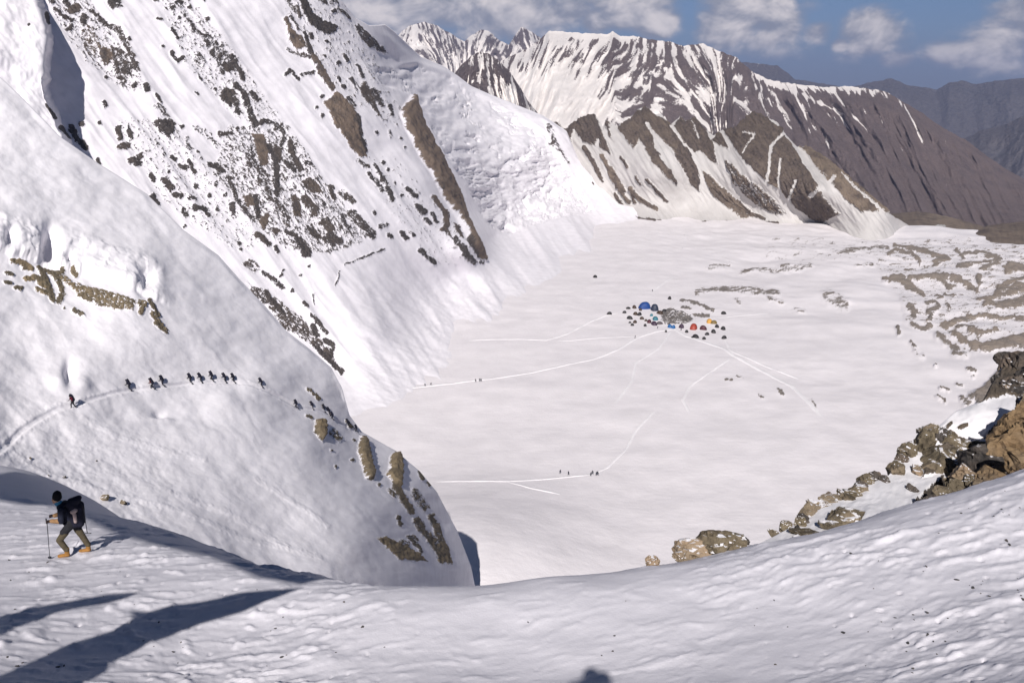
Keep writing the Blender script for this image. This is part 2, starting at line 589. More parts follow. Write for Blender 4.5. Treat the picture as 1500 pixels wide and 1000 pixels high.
ridge('far_striped_ridge', [(640, 150), (690, 120), (730, 92), (755, 80), (775, 70), (790, 58), (806, 46), (825, 46), (850, 49), (890, 50), (897, 46), (910, 53), (935, 54), (960, 60), (985, 62), (1000, 68), (1030, 64), (1050, 73), (1080, 85), (1100, 104), (1125, 117), (1160, 123), (1200, 127), (1250, 127), (1300, 135), (1320, 148), (1345, 162), (1370, 180), (1395, 195), (1420, 208), (1440, 225), (1470, 245), (1500, 262), (1560, 292), (1660, 330)],
      [(640, 240), (900, 270), (1000, 340), (1660, 350)], 780, 205, 3300, 2300, M_FAR, sl_far, sn_far, rib=4.6, rib_w=17, sky_rough=2.4, back=500, down=350, seed=1.4, spur=13)


def sn_tri(U, V, h, a, r, fi, b):
    s = 0.42 + 1.2 * (r - 0.42) + 0.6 * fi - 0.9 * np.exp(-((U - 746) / 9.0) ** 2) * sstep(118, 135, V)
    return np.clip(s, 0, 1), 0.05 + 0 * U


ridge('far_rock_peak', [(600, 150), (640, 135), (665, 108), (676, 95), (690, 83), (702, 76), (714, 78), (730, 88), (748, 108), (762, 128), (775, 150), (790, 168), (806, 186), (830, 205)],
      [(600, 240), (830, 240)], 260, 140, 2100, 1800, M_FAR, lambda U: np.interp(U, [640, 702, 800], [-0.75, 0.05, 0.6]), sn_tri, rib=5.0, rib_w=9, sky_rough=2.0, back=300, down=250, seed=9.7, spur=6)

# ------------------------------------------------------------------ terrain: brown hills behind the moraine
def sn_hill(U, V, h, a, r, fi, b):
    s = 0.95 + 0.2 * fi - 0.75 * np.exp(-(((U - 1355) / 16.0) ** 2 + ((V - 341) / 6.0) ** 2)) - 0.6 * np.exp(-(((U - 1378) / 14.0) ** 2 + ((V - 331) / 4.0) ** 2)) - 0.5 * sstep(0.2, 0.6, fi) * sstep(1345, 1290, U)
    return np.clip(s, 0, 1), np.clip(0.7 + fi * 0.5 + 0.6 * np.exp(-((U - 1390) / 20.0) ** 2), 0, 1.2)


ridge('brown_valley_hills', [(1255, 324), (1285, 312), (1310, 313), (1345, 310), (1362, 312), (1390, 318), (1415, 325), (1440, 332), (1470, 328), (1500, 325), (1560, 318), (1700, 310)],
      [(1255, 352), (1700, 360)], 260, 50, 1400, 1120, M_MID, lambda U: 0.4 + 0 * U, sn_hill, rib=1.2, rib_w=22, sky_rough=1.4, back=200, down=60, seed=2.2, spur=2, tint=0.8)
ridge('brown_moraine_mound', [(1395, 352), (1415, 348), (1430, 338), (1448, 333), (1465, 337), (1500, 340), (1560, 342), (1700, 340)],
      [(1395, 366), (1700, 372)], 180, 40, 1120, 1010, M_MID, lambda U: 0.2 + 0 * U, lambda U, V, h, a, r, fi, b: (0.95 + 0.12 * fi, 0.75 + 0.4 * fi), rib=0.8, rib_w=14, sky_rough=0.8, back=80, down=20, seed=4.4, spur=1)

# ------------------------------------------------------------------ terrain: rocky ridge across the basin
MID_ROCK = [
    ('P', .62, .2, [(803, 180), (822, 178), (826, 200), (830, 230), (836, 250), (846, 262), (838, 255), (822, 225), (805, 215), (797, 200)]),
    ('P', .95, .1, [(828, 190), (853, 172), (872, 168), (885, 195), (892, 214), (897, 228), (882, 218), (878, 205), (873, 214), (857, 210), (849, 202), (843, 188), (838, 210), (832, 206)]),
    ('P', .9, .1, [(886, 176), (893, 180), (897, 202), (903, 213), (893, 200)]),
    ('P', 1., .35, [(904, 187), (923, 174), (946, 156), (960, 170), (985, 183), (1000, 212), (988, 226), (975, 213), (956, 195), (958, 215), (975, 248), (986, 263), (977, 260), (956, 240), (945, 216), (937, 206), (932, 220), (915, 202)]),
    ('P', 1., .15, [(985, 188), (996, 171), (1003, 180), (1017, 173), (1030, 187), (1046, 215), (1052, 242), (1040, 236), (1022, 222), (1012, 232), (1025, 262), (1024, 280), (1010, 268), (1000, 248), (986, 232), (990, 212)]),
    ('P', 1., .25, [(1042, 210), (1055, 191), (1092, 174), (1103, 164), (1137, 177), (1149, 193), (1160, 215), (1185, 240), (1195, 265), (1205, 285), (1232, 312), (1205, 326), (1185, 316), (1160, 292), (1140, 272), (1120, 265), (1095, 242), (1075, 222)]),
    ('P', 1., .9, [(1128, 195), (1147, 192), (1165, 220), (1180, 245), (1192, 275), (1200, 300), (1190, 310), (1165, 290), (1140, 275), (1122, 262), (1125, 225)]),
    ('P', 1., 1., [(1166, 213), (1183, 216), (1221, 239), (1250, 264), (1304, 312), (1262, 312), (1228, 284), (1200, 252)]),
    ('P', .85, .6, [(1028, 250), (1048, 262), (1068, 280), (1094, 300), (1112, 318), (1085, 322), (1060, 302), (1040, 278)]),
    ('P', .62, .4, [(1060, 230), (1095, 258), (1130, 285), (1155, 312), (1140, 318), (1110, 300), (1075, 268)]),
    ('S', 4, .95, .2, [(858, 218), (870, 236), (882, 262)]), ('S', 3.5, 1., .7, [(885, 230), (900, 260), (924, 298)]), ('S', 3, .9, .6, [(898, 247), (912, 270), (917, 280)]),
    ('S', 4, 1., .5, [(926, 276), (942, 295), (960, 309)]), ('S', 3, .9, .5, [(926, 275), (932, 298)]), ('S', 3, .9, .3, [(950, 262), (962, 278), (975, 296)]), ('S', 3, .9, .2, [(832, 238), (845, 262)]),
    ('S', 3, .9, .2, [(903, 285), (913, 302)]), ('S', 3, .85, .2, [(884, 285), (905, 306)]), ('S', 2.5, .85, .2, [(872, 240), (884, 268)]), ('S', 3, .85, .2, [(978, 250), (988, 268)]), ('S', 2.5, .9, .2, [(912, 232), (922, 245)]),
    ('S', 2.5, .8, .2, [(932, 258), (940, 270)]), ('S', 3, .8, .2, [(841, 236), (843, 243)]), ('S', 3, .8, .2, [(868, 274), (872, 282)]),
    ('S', 4, .7, .3, [(1085, 295), (1100, 312), (1120, 322)]), ('S', 3, .75, .2, [(930, 320), (965, 326), (1010, 330), (1060, 328), (1140, 328)]),
    # snow lying in the couloirs
    ('S', 4, -1, 0, [(1058, 194), (1076, 222), (1095, 248), (1122, 268), (1150, 292), (1175, 316)]), ('S', 5, -1.2, 0, [(1150, 198), (1170, 226), (1195, 262), (1225, 288), (1256, 313)]), ('S', 3, -.9, 0, [(1145, 200), (1128, 218), (1124, 262)]),
    ('S', 2.5, -.8, 0, [(1142, 236), (1140, 262), (1146, 282)]), ('S', 2.5, -.8, 0, [(1168, 266), (1158, 290)]), ('S', 2, -.7, 0, [(1106, 200), (1090, 226)]), ('S', 4, -1, 0, [(1130, 176), (1140, 184)]), ('S', 2, -.7, 0, [(1090, 198), (1104, 199)]),
    ('S', 2.5, -.9, 0, [(982, 186), (1000, 214), (1014, 228)]), ('S', 3, -.8, 0, [(948, 184), (960, 204), (975, 232)]), ('S', 2, -.6, 0, [(1012, 180), (1022, 206)]), ('S', 2.5, -.8, 0, [(1232, 255), (1255, 280), (1290, 312)]),
    ('S', 3, -.8, 0, [(1190, 285), (1215, 268), (1222, 262)]),
]
mid_top = [(790, 186), (803, 180), (815, 178), (828, 189), (839, 180), (853, 172), (864, 167), (872, 168), (883, 185), (887, 177), (892, 177), (904, 185), (923, 174), (935, 160), (946, 156), (958, 168), (969, 167), (982, 183), (996, 171), (1002, 178), (1017, 173), (1028, 187), (1046, 199), (1055, 191), (1078, 189), (1092, 174), (1103, 165), (1116, 169), (1122, 174), (1137, 177), (1149, 195), (1166, 214), (1183, 217), (1200, 227), (1221, 241), (1231, 250), (1250, 266), (1271, 285), (1303, 313), (1330, 330)]
U, V = sheet_uv(mid_top, [(790, 320), (900, 345), (1100, 348), (1330, 356)], 540, 200, 1.0)
V = V + (1 - np.linspace(0, 1, 200)[None]) ** 6 * 2.6 * fbm(U / 4.5, U * 0 + 6., 3)      # jagged crest
fR = range_fit([(790, 186, 1310), (870, 168, 1265), (946, 156, 1240), (1050, 195, 1200), (1103, 165, 1210), (1200, 227, 1150), (1303, 313, 1060), (830, 260, 1215), (850, 300, 1130), (900, 322, None), (900, 345, None), (1000, 331, None), (1000, 348, None), (1100, 332, None), (1100, 348, None), (1200, 336, None), (1200, 350, None), (1330, 336, None), (1330, 350, None), (800, 320, None), (960, 250, 1100), (1100, 250, 1080), (1200, 280, 1040)])
P = at(U, V, fR(U, V))
t = np.linspace(0, 1, 200)[None] * np.ones((540, 1))
Fd, T = rock_field(U, V, MID_ROCK, 1.8)
a = U - 0.62 * (V - 180)
n = fbm(a / 5.0, V / 14.0, 4)
rk = np.clip(.5 + .62 * (Fd - .5 + (Fd > .02) * (n * 0.5 + .3 * fbm(a / 2.2, V / 3.6, 2))) + 0.10 * (fbm(a / 3, V / 8, 3) > .62), 0, 1)
rel = ridged(a / 17.0, V / 60.0, 3) * 3.5 * sstep(0, .08, t) + sstep(.35, .65, rk) * (.3 + 4.2 * ridged(a / 7., V / 13., 4, .6))
rel *= sstep(1.0, .75, t)
P = P + grid_normals(P) * (rel * px_m(P)[..., 0])[..., None]
P, A = with_skirt(P, {'rock': rk, 'tint': np.clip(T + .55 * n, 0, 1)}, 160, 120)
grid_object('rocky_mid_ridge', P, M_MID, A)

# ------------------------------------------------------------------ terrain: the great left wall and the icefall
S_, P_ = 'S', 'P'
WALL_ROCK_AND_SHADE = [
    (P_, .38, .0, [(60, -5), (130, -5), (215, 130), (190, 140), (130, 100), (90, 50)]), (P_, .37, .0, [(230, -5), (275, -5), (350, 90), (420, 190), (400, 215), (340, 170), (270, 100)]), (P_, .46, .05, [(330, 185), (420, 185), (470, 260), (545, 350), (480, 375), (420, 370), (370, 330), (310, 260)]),
    (P_, .32, .0, [(165, 180), (250, 170), (340, 290), (400, 360), (340, 370), (230, 290)]), (P_, .31, .1, [(410, -5), (500, -5), (600, 190), (560, 190), (480, 120), (420, 60)]), (P_, .25, .1, [(520, 230), (580, 230), (700, 385), (640, 390), (570, 320)]),
    (S_, 4, .75, 0, [(68, 0), (76, 8)]), (S_, 8, .9, .3, [(103, 17), (113, 13)]), (S_, 5, .8, 0, [(94, 4), (101, 12)]), (S_, 4, .75, .1, [(78, 18), (92, 28), (104, 32), (103, 42), (98, 47)]), (S_, 7, .8, .1, [(122, 26), (122, 33)]),
    (P_, .52, .4, [(113, 38), (135, 35), (145, 55), (150, 70), (140, 88), (125, 82), (118, 62)]), (P_, 1., 1., [(143, 68), (162, 73), (165, 88), (157, 95), (149, 88)]),
    (S_, 6, .66, .1, [(134, 17), (152, 34), (172, 46), (180, 62), (190, 84), (199, 106)]), (P_, .64, .1, [(160, 68), (176, 70), (197, 102), (187, 122), (178, 132), (165, 105)]),
    (P_, .85, 0, [(150, -2), (178, -2), (177, 14), (165, 18), (157, 12)]),
    (S_, 4, .9, 0, [(155, 115)]), (S_, 5, .9, 0, [(196, 127)]), (S_, 5, .9, 0, [(212, 129), (214, 136)]), (S_, 4, .8, 0, [(151, 153), (153, 158)]), (S_, 4, .9, 0, [(144, 183)]), (S_, 3.5, .8, 0, [(227, 143), (233, 152)]), (S_, 4, .8, 0, [(188, 60)]),
    (P_, .6, 0, [(221, 160), (232, 154), (246, 166), (252, 176), (238, 172)]), (P_, .85, 0, [(222, 182), (236, 176), (250, 174), (258, 184), (254, 194), (247, 208), (238, 200), (230, 195)]),
    (S_, 4, .9, 0, [(227, 2)]), (S_, 5, .9, 0, [(252, 15)]), (S_, 4, .8, 0, [(255, 8)]), (S_, 3, .8, 0, [(229, 31), (234, 32)]), (S_, 4, .8, 0, [(250, 48), (258, 60)]), (S_, 3.5, .8, 0, [(237, 71)]), (S_, 4, .85, 0, [(250, 80), (258, 92), (266, 88)]),
    (S_, 5, .9, 0, [(255, 0), (264, 6)]), (S_, 4, .8, 0, [(277, 12)]), (S_, 4, .8, 0, [(302, 30)]), (S_, 4, .8, 0, [(297, 4)]), (S_, 4, .7, 0, [(260, 30), (262, 28)]),
    (S_, 5, .66, 0, [(270, 25), (279, 36), (284, 48), (298, 56), (303, 70), (311, 85), (321, 100), (325, 110)]),
    (P_, .58, 0, [(288, 52), (305, 49), (320, 64), (334, 82), (344, 97), (355, 118), (347, 117), (338, 102), (330, 110), (315, 100), (305, 76)]),
    (S_, 5, .85, 0, [(337, 86), (346, 104), (354, 119)]), (P_, .52, .1, [(278, 74), (292, 80), (303, 92), (297, 106), (283, 98)]), (P_, .9, .1, [(321, 92), (338, 92), (341, 108), (326, 110)]),
    (P_, .88, .1, [(326, 130), (342, 133), (346, 150), (336, 160), (322, 150), (319, 142)]), (S_, 6, .8, 0, [(343, 128), (355, 140), (361, 158), (368, 178), (372, 183)]), (S_, 5, .85, 0, [(344, 156), (347, 167)]), (S_, 5, .8, 0, [(366, 138), (375, 150)]),
    (S_, 5, .7, 0, [(370, 188), (385, 180), (400, 182), (412, 193), (416, 204), (410, 214)]), (S_, 4, .9, 0, [(292, 118)]), (S_, 3.5, .8, 0, [(315, 132)]), (S_, 3, .8, 0, [(285, 138), (288, 139)]), (S_, 4, .8, 0, [(347, 190)]), (S_, 4, .9, 0, [(265, 187)]),
    (P_, 1., 0, [(434, -4), (446, -4), (456, 20), (475, 31), (491, 40), (490, 48), (478, 54), (463, 46), (447, 31), (437, 15)]), (S_, 6, .62, .2, [(417, 0), (428, 13), (437, 24)]), (P_, .66, .1, [(453, -4), (492, -4), (494, 8), (470, 9)]),
    (S_, 4, .7, .1, [(490, 14), (500, 20), (508, 28)]), (P_, .72, .1, [(516, 36), (525, 36), (545, 54), (560, 69), (571, 80), (550, 77), (535, 72), (520, 55)]), (S_, 4, .8, 0, [(485, 18)]),
    (P_, .85, .9, [(412, 28), (420, 27), (425, 46), (440, 60), (447, 72), (433, 76), (422, 60)]), (S_, 3, .7, 0, [(423, 26), (434, 46)]), (S_, 5, .9, .1, [(445, 52), (449, 70), (452, 80)]), (S_, 5, .88, .6, [(455, 85), (463, 99), (474, 118), (484, 132)]),
    (S_, 4, .62, .2, [(420, 74), (440, 82), (452, 86)]), (S_, 4, .72, 0, [(416, 113), (424, 105), (436, 118)]), (S_, 3.5, .75, 0, [(441, 111), (458, 107)]),
    (P_, .98, 1., [(490, 136), (500, 145), (516, 158), (523, 176), (529, 198), (533, 220), (536, 234), (520, 229), (508, 215), (500, 201), (488, 186), (480, 166), (471, 150), (481, 147)]), (S_, 4, 1., 0, [(519, 172), (526, 200), (533, 222)]),
    (S_, 3, .8, 0, [(523, 97), (531, 114)]), (P_, .8, .3, [(524, 131), (534, 118), (545, 138), (559, 184), (545, 166)]), (S_, 5, .72, .1, [(545, 134), (556, 154)]), (S_, 5, .6, 0, [(512, 116), (522, 128)]),
    (S_, 4, .9, 0, [(453, 52), (455, 57)]), (S_, 3, .8, 0, [(472, 85)]), (S_, 4, .85, 0, [(503, 84), (507, 89)]), (S_, 4, .9, 0, [(493, 95)]), (S_, 5, .85, 0, [(494, 119)]), (S_, 5, .9, 0, [(502, 129)]), (S_, 4, .7, 0, [(507, 146), (518, 156)]), (S_, 3.5, .8, 0, [(568, 158), (572, 170)]), (S_, 4, .7, 0, [(476, 62), (481, 65)]), (S_, 4, .8, 0, [(470, 143), (469, 172)][:1]), (S_, 4, .8, 0, [(470, 172)]), (S_, 3, .8, 0, [(462, 160)]),
    # middle of the wall
    (S_, 5, .75, .1, [(320, 199), (336, 198)]), (P_, .98, .8, [(367, 197), (385, 199), (391, 225), (393, 243), (380, 246), (374, 222)]), (S_, 5, 1., 0, [(391, 216), (402, 236), (405, 260), (403, 288)]), (P_, .9, .2, [(395, 215), (411, 220), (413, 238), (405, 242)]),  # the long untinted gully stroke is shadow painted in rock colour
    (P_, .62, .1, [(354, 228), (368, 217), (377, 240), (396, 260), (386, 272), (370, 258), (357, 246)]), (S_, 6, .85, .1, [(424, 213), (427, 232), (438, 250)]), (S_, 5, .8, .1, [(416, 240), (430, 252)]),
    (S_, 6, .85, 0, [(305, 244), (316, 246), (325, 253)]), (S_, 6, .68, .1, [(332, 262), (340, 278), (345, 293), (355, 308), (370, 325)]), (P_, 1., .7, [(353, 290), (368, 285), (372, 303), (362, 306)]), (S_, 5, .95, 0, [(372, 290), (377, 318)]),
    (P_, 1., .6, [(379, 320), (394, 312), (392, 331), (386, 339), (378, 330)]), (S_, 7, .9, .3, [(402, 340)]), (S_, 5, .8, 0, [(338, 303), (341, 312)]), (S_, 9, .62, .1, [(380, 265), (395, 290), (410, 310), (421, 326)]), (S_, 4, .6, .2, [(380, 258), (400, 272)]),
    (P_, .9, .4, [(424, 292), (431, 284), (440, 305), (441, 320), (428, 319)]), (P_, .85, .4, [(436, 268), (450, 261), (466, 274), (472, 287), (457, 286), (444, 280)]), (S_, 8, .82, .2, [(444, 294), (460, 311)]), (P_, .85, .3, [(462, 326), (478, 319), (492, 340), (480, 343)]),
    (S_, 7, .85, .1, [(482, 345), (496, 356)]), (S_, 6, .85, .1, [(476, 350), (486, 358)]), (S_, 7, .8, .1, [(453, 334), (466, 348)]), (S_, 6, .75, .1, [(418, 341), (432, 346)]), (S_, 9, .85, 0, [(435, 354), (443, 366), (448, 374)]), (S_, 6, .85, .2, [(376, 345), (385, 354), (392, 360)]),
    (S_, 4, .85, 0, [(402, 364), (406, 370)]), (S_, 4, .9, 0, [(350, 357)]), (S_, 3.5, .9, 0, [(352, 367)]), (S_, 6, .75, .1, [(483, 276), (487, 290)]), (S_, 6, .62, .1, [(498, 284), (515, 298)]), (S_, 8, .7, .1, [(514, 314), (528, 330), (542, 346)]), (S_, 6, .66, .1, [(499, 317), (508, 341)]), (S_, 5, .8, 0, [(472, 302)]), (S_, 4, .8, 0, [(546, 314)]), (S_, 4, .7, 0, [(445, 242), (454, 244)]),
    # small outcrops between
    (S_, 6, .9, .2, [(172, 190), (175, 204)]), (S_, 6, .8, .3, [(174, 218), (186, 214)]), (S_, 4, .8, 0, [(187, 190), (191, 206)]), (S_, 6, .8, .1, [(190, 238), (205, 230)]), (S_, 5, .8, 0, [(196, 242), (204, 240)]), (S_, 4, .8, 0, [(220, 258), (226, 264)]), (S_, 7, .8, .1, [(240, 266), (250, 278)]), (S_, 4, .8, 0, [(246, 255)]), (S_, 5, .8, 0, [(256, 286), (264, 288)]),
    (S_, 4, .8, 0, [(250, 233), (256, 235)]), (S_, 4, .75, 0, [(262, 243), (272, 248)]), (S_, 4, .9, 0, [(275, 240), (284, 254)]), (S_, 4, .8, 0, [(230, 214)]), (S_, 4, .7, 0, [(238, 228)]), (S_, 4, .8, 0, [(288, 226)]), (S_, 3, .8, 0, [(292, 235)]), (S_, 4, .8, 0, [(275, 292), (284, 293)]), (S_, 6, .85, 0, [(285, 306), (298, 308), (304, 316)]), (S_, 5, .8, 0, [(268, 308), (272, 316)]), (S_, 3, .8, 0, [(282, 318)]),
    (S_, 4, .8, 0, [(287, 273)]), (S_, 4, .8, 0, [(313, 273)]), (S_, 4, .8, 0, [(306, 288)]), (S_, 4, .8, 0, [(318, 308)]), (S_, 4, .7, 0, [(328, 288)]), (S_, 5, .9, 0, [(118, 184), (122, 182)][:1]), (S_, 6, .5, 0, [(285, 190), (305, 200), (318, 216)]), (S_, 4, .6, 0, [(272, 205), (276, 226)]),
    (S_, 6, .95, 0, [(104, 190), (110, 205), (124, 218)]), (S_, 3, .95, 0, [(142, 234), (146, 242)]), (S_, 5, .85, 0, [(218, 294), (224, 288), (230, 300)]), (S_, 4, .9, 0, [(228, 316)]), (S_, 3, .9, 0, [(237, 313), (243, 320)]), (S_, 3, .9, 0, [(270, 332)]),
    # the tall brown rib
    (P_, 1.1, 1.1, [(602, 142), (608, 152), (614, 172), (617, 183), (621, 188), (632, 214), (643, 235), (649, 246), (656, 260), (665, 280), (673, 300), (679, 320), (686, 340), (696, 362), (709, 383), (699, 380), (688, 360), (678, 340), (666, 320), (656, 306), (648, 292), (640, 278), (630, 256), (621, 245), (609, 226), (599, 206), (591, 190), (584, 170), (586, 160), (597, 151)]),
    (S_, 3, .9, 0, [(634, 214), (645, 238)]), (S_, 5, .8, .7, [(632, 290), (640, 304), (649, 318)]), (S_, 5, .85, .6, [(648, 312), (651, 335), (645, 338)]), (P_, .8, .4, [(643, 324), (655, 338), (661, 352), (648, 344)]), (P_, .85, .5, [(659, 329), (670, 333), (677, 356), (664, 346)]),
    (S_, 6, .75, .2, [(683, 354), (698, 374)]), (S_, 5, .75, .1, [(663, 352), (675, 366), (687, 380)]), (S_, 5, .7, .1, [(676, 372), (690, 384)]), (S_, 4, .7, 0, [(700, 382), (704, 386)]),
    (S_, 5, .62, .1, [(522, 237), (536, 246)]), (S_, 5, .66, 0, [(538, 258), (547, 266), (558, 280)]), (S_, 4, .75, 0, [(546, 244), (558, 264), (567, 282), (573, 295)]), (S_, 3.5, .85, 0, [(548, 196)]), (S_, 4, .6, 0, [(566, 196), (570, 204)]), (S_, 3, .8, 0, [(583, 205)]), (S_, 3, .8, 0, [(590, 219)]), (S_, 4, .85, 0, [(560, 240)]), (S_, 3.5, .8, 0, [(567, 250)]), (S_, 3, .8, 0, [(578, 268)]), (S_, 4, .9, 0, [(588, 287)]),
    (S_, 3.5, .8, 0, [(595, 277), (608, 289)]), (S_, 5, .85, 0, [(610, 302), (619, 312)]), (S_, 4, .8, 0, [(621, 322), (627, 328)]), (S_, 3.5, .8, 0, [(630, 315), (637, 328)]), (S_, 6, .9, 0, [(570, 347)]), (S_, 4, .8, 0, [(586, 341), (594, 350)]), (S_, 3.5, .85, 0, [(602, 346)]), (S_, 5, .75, 0, [(612, 367), (622, 376), (632, 384)]), (S_, 5, .8, 0, [(542, 346)]), (S_, 4, .7, 0, [(552, 335), (565, 330)]), (S_, 3, .8, 0, [(555, 367)]),
    # bottom band beside the smooth shoulder
    (P_, .6, .2, [(350, 388), (364, 380), (376, 385), (382, 397), (368, 402)]), (S_, 4, .7, 0, [(384, 400), (398, 410), (413, 423)]), (S_, 4, .8, 0, [(426, 428)]), (S_, 4, .85, 0, [(444, 446), (448, 451)]), (S_, 2.5, .8, 0, [(408, 408), (414, 398)]), (S_, 3, .8, 0, [(440, 404)]), (S_, 3, .8, 0, [(451, 392)]),
    (P_, .62, .2, [(360, 414), (385, 426), (408, 440), (418, 450), (442, 465), (462, 490), (485, 514), (502, 547), (480, 528), (455, 508), (432, 492), (408, 482), (403, 466), (388, 448), (368, 434)]), (S_, 6, .85, .1, [(388, 430), (396, 442), (412, 458)]), (S_, 4, .8, 0, [(456, 464), (468, 478), (477, 490)]), (S_, 5, .9, 0, [(457, 478), (463, 492)]), (S_, 5, .85, 0, [(475, 500), (486, 506), (484, 522)]), (S_, 5, .95, 0, [(464, 510), (484, 530), (500, 545)]),
    (S_, 1.8, .75, 0, [(560, 366), (536, 376), (502, 389)]), (S_, 1.6, .7, 0, [(497, 398), (489, 420)]), (S_, 1.6, .7, 0, [(458, 430), (460, 446)]),
    (P_, .6, .1, [(797, 186), (806, 184), (812, 205), (822, 225), (836, 250), (826, 240), (806, 216)]),
]
wall_top = [(-170, -90), (100, -90), (300, -90), (430, -80), (470, -35), (498, -2), (520, 26), (540, 37), (554, 37), (564, 36), (576, 45), (592, 60), (616, 83), (650, 97), (672, 112), (690, 126), (715, 137), (740, 147), (770, 159), (795, 169), (812, 180), (830, 192), (850, 240), (905, 300), (985, 318)]
wall_bot = [(-170, 330), (100, 330), (250, 420), (420, 560), (520, 700), (640, 770), (720, 690), (780, 560), (830, 450), (900, 395), (1010, 350)]
wall_ctrl = [(-170, -80, 577), (-170, 120, 514), (8, 20, 568), (80, -20, 598), (100, 150, 537), (50, 300, 482), (200, -60, 646), (200, 110, 571), (200, 250, 518), (300, 100, 600), (300, 300, 519), (400, -80, 740), (400, 60, 660), (400, 200, 590), (400, 350, 522), (470, -35, 760), (450, 450, 496), (500, 540, 468), (500, 0, 770), (500, 100, 700), (520, 26, 790), (560, 40, 870), (500, 300, 580), (520, 400, 540),
             (592, 60, 1010), (560, 120, 770), (560, 220, 670), (600, 180, 760), (640, 260, 735), (620, 340, 640), (690, 360, 695), (616, 84, 1150), (650, 98, 1260), (600, 110, 960), (690, 126, 1290), (740, 148, 1280), (800, 172, 1240), (830, 192, 1220), (680, 190, 1010), (760, 230, 1080), (700, 290, 890), (800, 290, 1085), (850, 250, 1190), (720, 350, 845), (905, 308, 1115), (860, 325, 1045), (800, 340, 935),
             (600, 440, 'z17'), (540, 490, 'z20'), (660, 405, 'z17'), (735, 392, 'z6'), (610, 485, 'z5'), (560, 535, 'z6'), (690, 425, 'z5'), (600, 565, 'z-1'), (550, 575, 'z1.5'), (640, 520, 'z-.5'), (700, 460, 'z-.5'), (735, 430, 'z0'), (790, 395, 'z0'), (570, 640, 'z-2'), (860, 342, 'z1'),
             (700, 600, 'z-2'), (600, 690, 'z-1'), (820, 372, 'z0'), (880, 343, None), (960, 334, None), (720, 690, None), (640, 770, None), (830, 450, None), (1010, 350, None), (900, 395, None), (780, 560, None)]
NU, NV = 780, 440
U, V = sheet_uv(wall_top, wall_bot, NU, NV, 1.0)
fR_wall = range_fit(wall_ctrl, 0.001)
P = at(U, V, fR_wall(U, V))
N = grid_normals(P)
mp = px_m(P)[..., 0]
Fd, T = rock_field(U, V, WALL_ROCK_AND_SHADE, 2.4)
ice = rock_field(U, V, [(P_, 1., 0, [(545, 104), (610, 96), (660, 112), (740, 160), (800, 200), (835, 260), (870, 312), (800, 325), (745, 345), (715, 335), (690, 290), (655, 235), (625, 175), (600, 140), (560, 125)])])[0]
t = np.linspace(0, 1, NV)[None] * np.ones((NU, 1))
# fall-line coordinates
fx, fy = 0.60, 0.80
al = U * fx + V * fy
ac = U * fy - V * fx
n1 = fbm(ac / 3.6, al / 9.5, 4, .7)
n2 = fbm(ac / 1.9 + 40, al / 3.6, 2)
stray = sstep(.60, .74, fbm(ac / 6.0 + 9, al / 9.0, 3)) * sstep(.0, .5, fbm(U / 60., V / 60., 2) + .15) * (V < 400) * (U < 640) * (1 - ice)
rk = .5 + .64 * (Fd * .98 - .5 + (Fd > .02) * (n1 * .66 + n2 * .3))
rk = np.clip(np.maximum(rk, stray * .62 * (fbm(U / 80. + 3, V / 80., 2) > -.1)), 0, 1)
flut = fbm(ac / 24.0, al / 150.0, 3) * 2.2 + ridged(ac / 46.0, al / 240.0, 2) * 5.0 + fbm(ac / 7.0, al / 60.0, 3) * .16
foot = sstep(.98, .70, t)
fan = sstep(500, 560, U) * sstep(800, 700, U) * sstep(385, 430, V) * sstep(690, 600, V)
snowrel = flut * (1 - ice) * foot + fan * (1.3 * ridged((U * .45 - V * .89) / 13., (U * .89 + V * .45) / 70., 3) + .5 * fbm(U / 6., V / 3., 3)) + fbm(U / 60., V / 40., 3) * 2.0 * foot
d1, d2, cid = worley(U / 11.0 + .35 * fbm(U / 14., V / 14., 2), V / 7.5 + .35 * fbm(U / 14. + 5, V / 14., 2))
d1b, d2b, cidb = worley(U / 5.0 + .3 * fbm(U / 6., V / 6., 2), V / 4.0)
lower = sstep(170, 300, V)
slit = sstep(.09, .015, np.abs(fbm(U / 26. + .3 * fbm(U / 9., V / 9., 2), V / 8.0, 2))) * sstep(.05, .35, fbm(U / 45. + 8, V / 35., 2))
wU = .45 * fbm(U / 20., V / 14., 3); e1, e2, cidL = worley(U / 21.0 + wU, V / 11.0 + .5 * wU)
blk = sstep(-.15, .25, fbm(U / 55. + 4, V / 40., 2)) * (.35 + .65 * lower)
icerel = 1.35 * ice * (blk * ((cidL - .5) * 6.0 - 3.0 * sstep(.14, .0, e2 - e1)) + 4.0 * fbm(U / 36.0, V / 20.0, 3) - 4.5 * slit * (1 - .6 * lower) + lower * (3.2 * ridged(U / 17. + .4 * n1, V / 11., 3) + 1.2 * (cid - .5) * sstep(0, .4, fbm(U / 30., V / 24., 2))) + .4 * fbm(U / 7., V / 5., 3))
rib_m = rock_field(U, V, [(P_, 1., 0, [(602, 142), (617, 183), (643, 235), (665, 280), (686, 340), (709, 383), (688, 360), (656, 306), (630, 256), (599, 206), (584, 170)])])[0]
rockrel = sstep(.40, .62, rk) * (.1 + 1.6 * ridged(ac / 6.0, al / 13.0, 3) + 1.0 * ridged(U / 2.6, V / 2.6, 2)) + rib_m * (5.0 + 3.5 * ridged(ac / 7., al / 20., 3))
edge = sstep(0, .03, t)
tot = (snowrel + icerel + rockrel) * edge
P = P + N * (tot * mp)[..., None]
P_wall, U_wall, V_wall = P, U, V
P2, A2 = with_skirt(P, {'rock': rk, 'tint': np.clip(T + .35 * n1, 0, 1.2)}, 120, 60)
grid_object('mountain_wall', P2, M_FACE, A2)

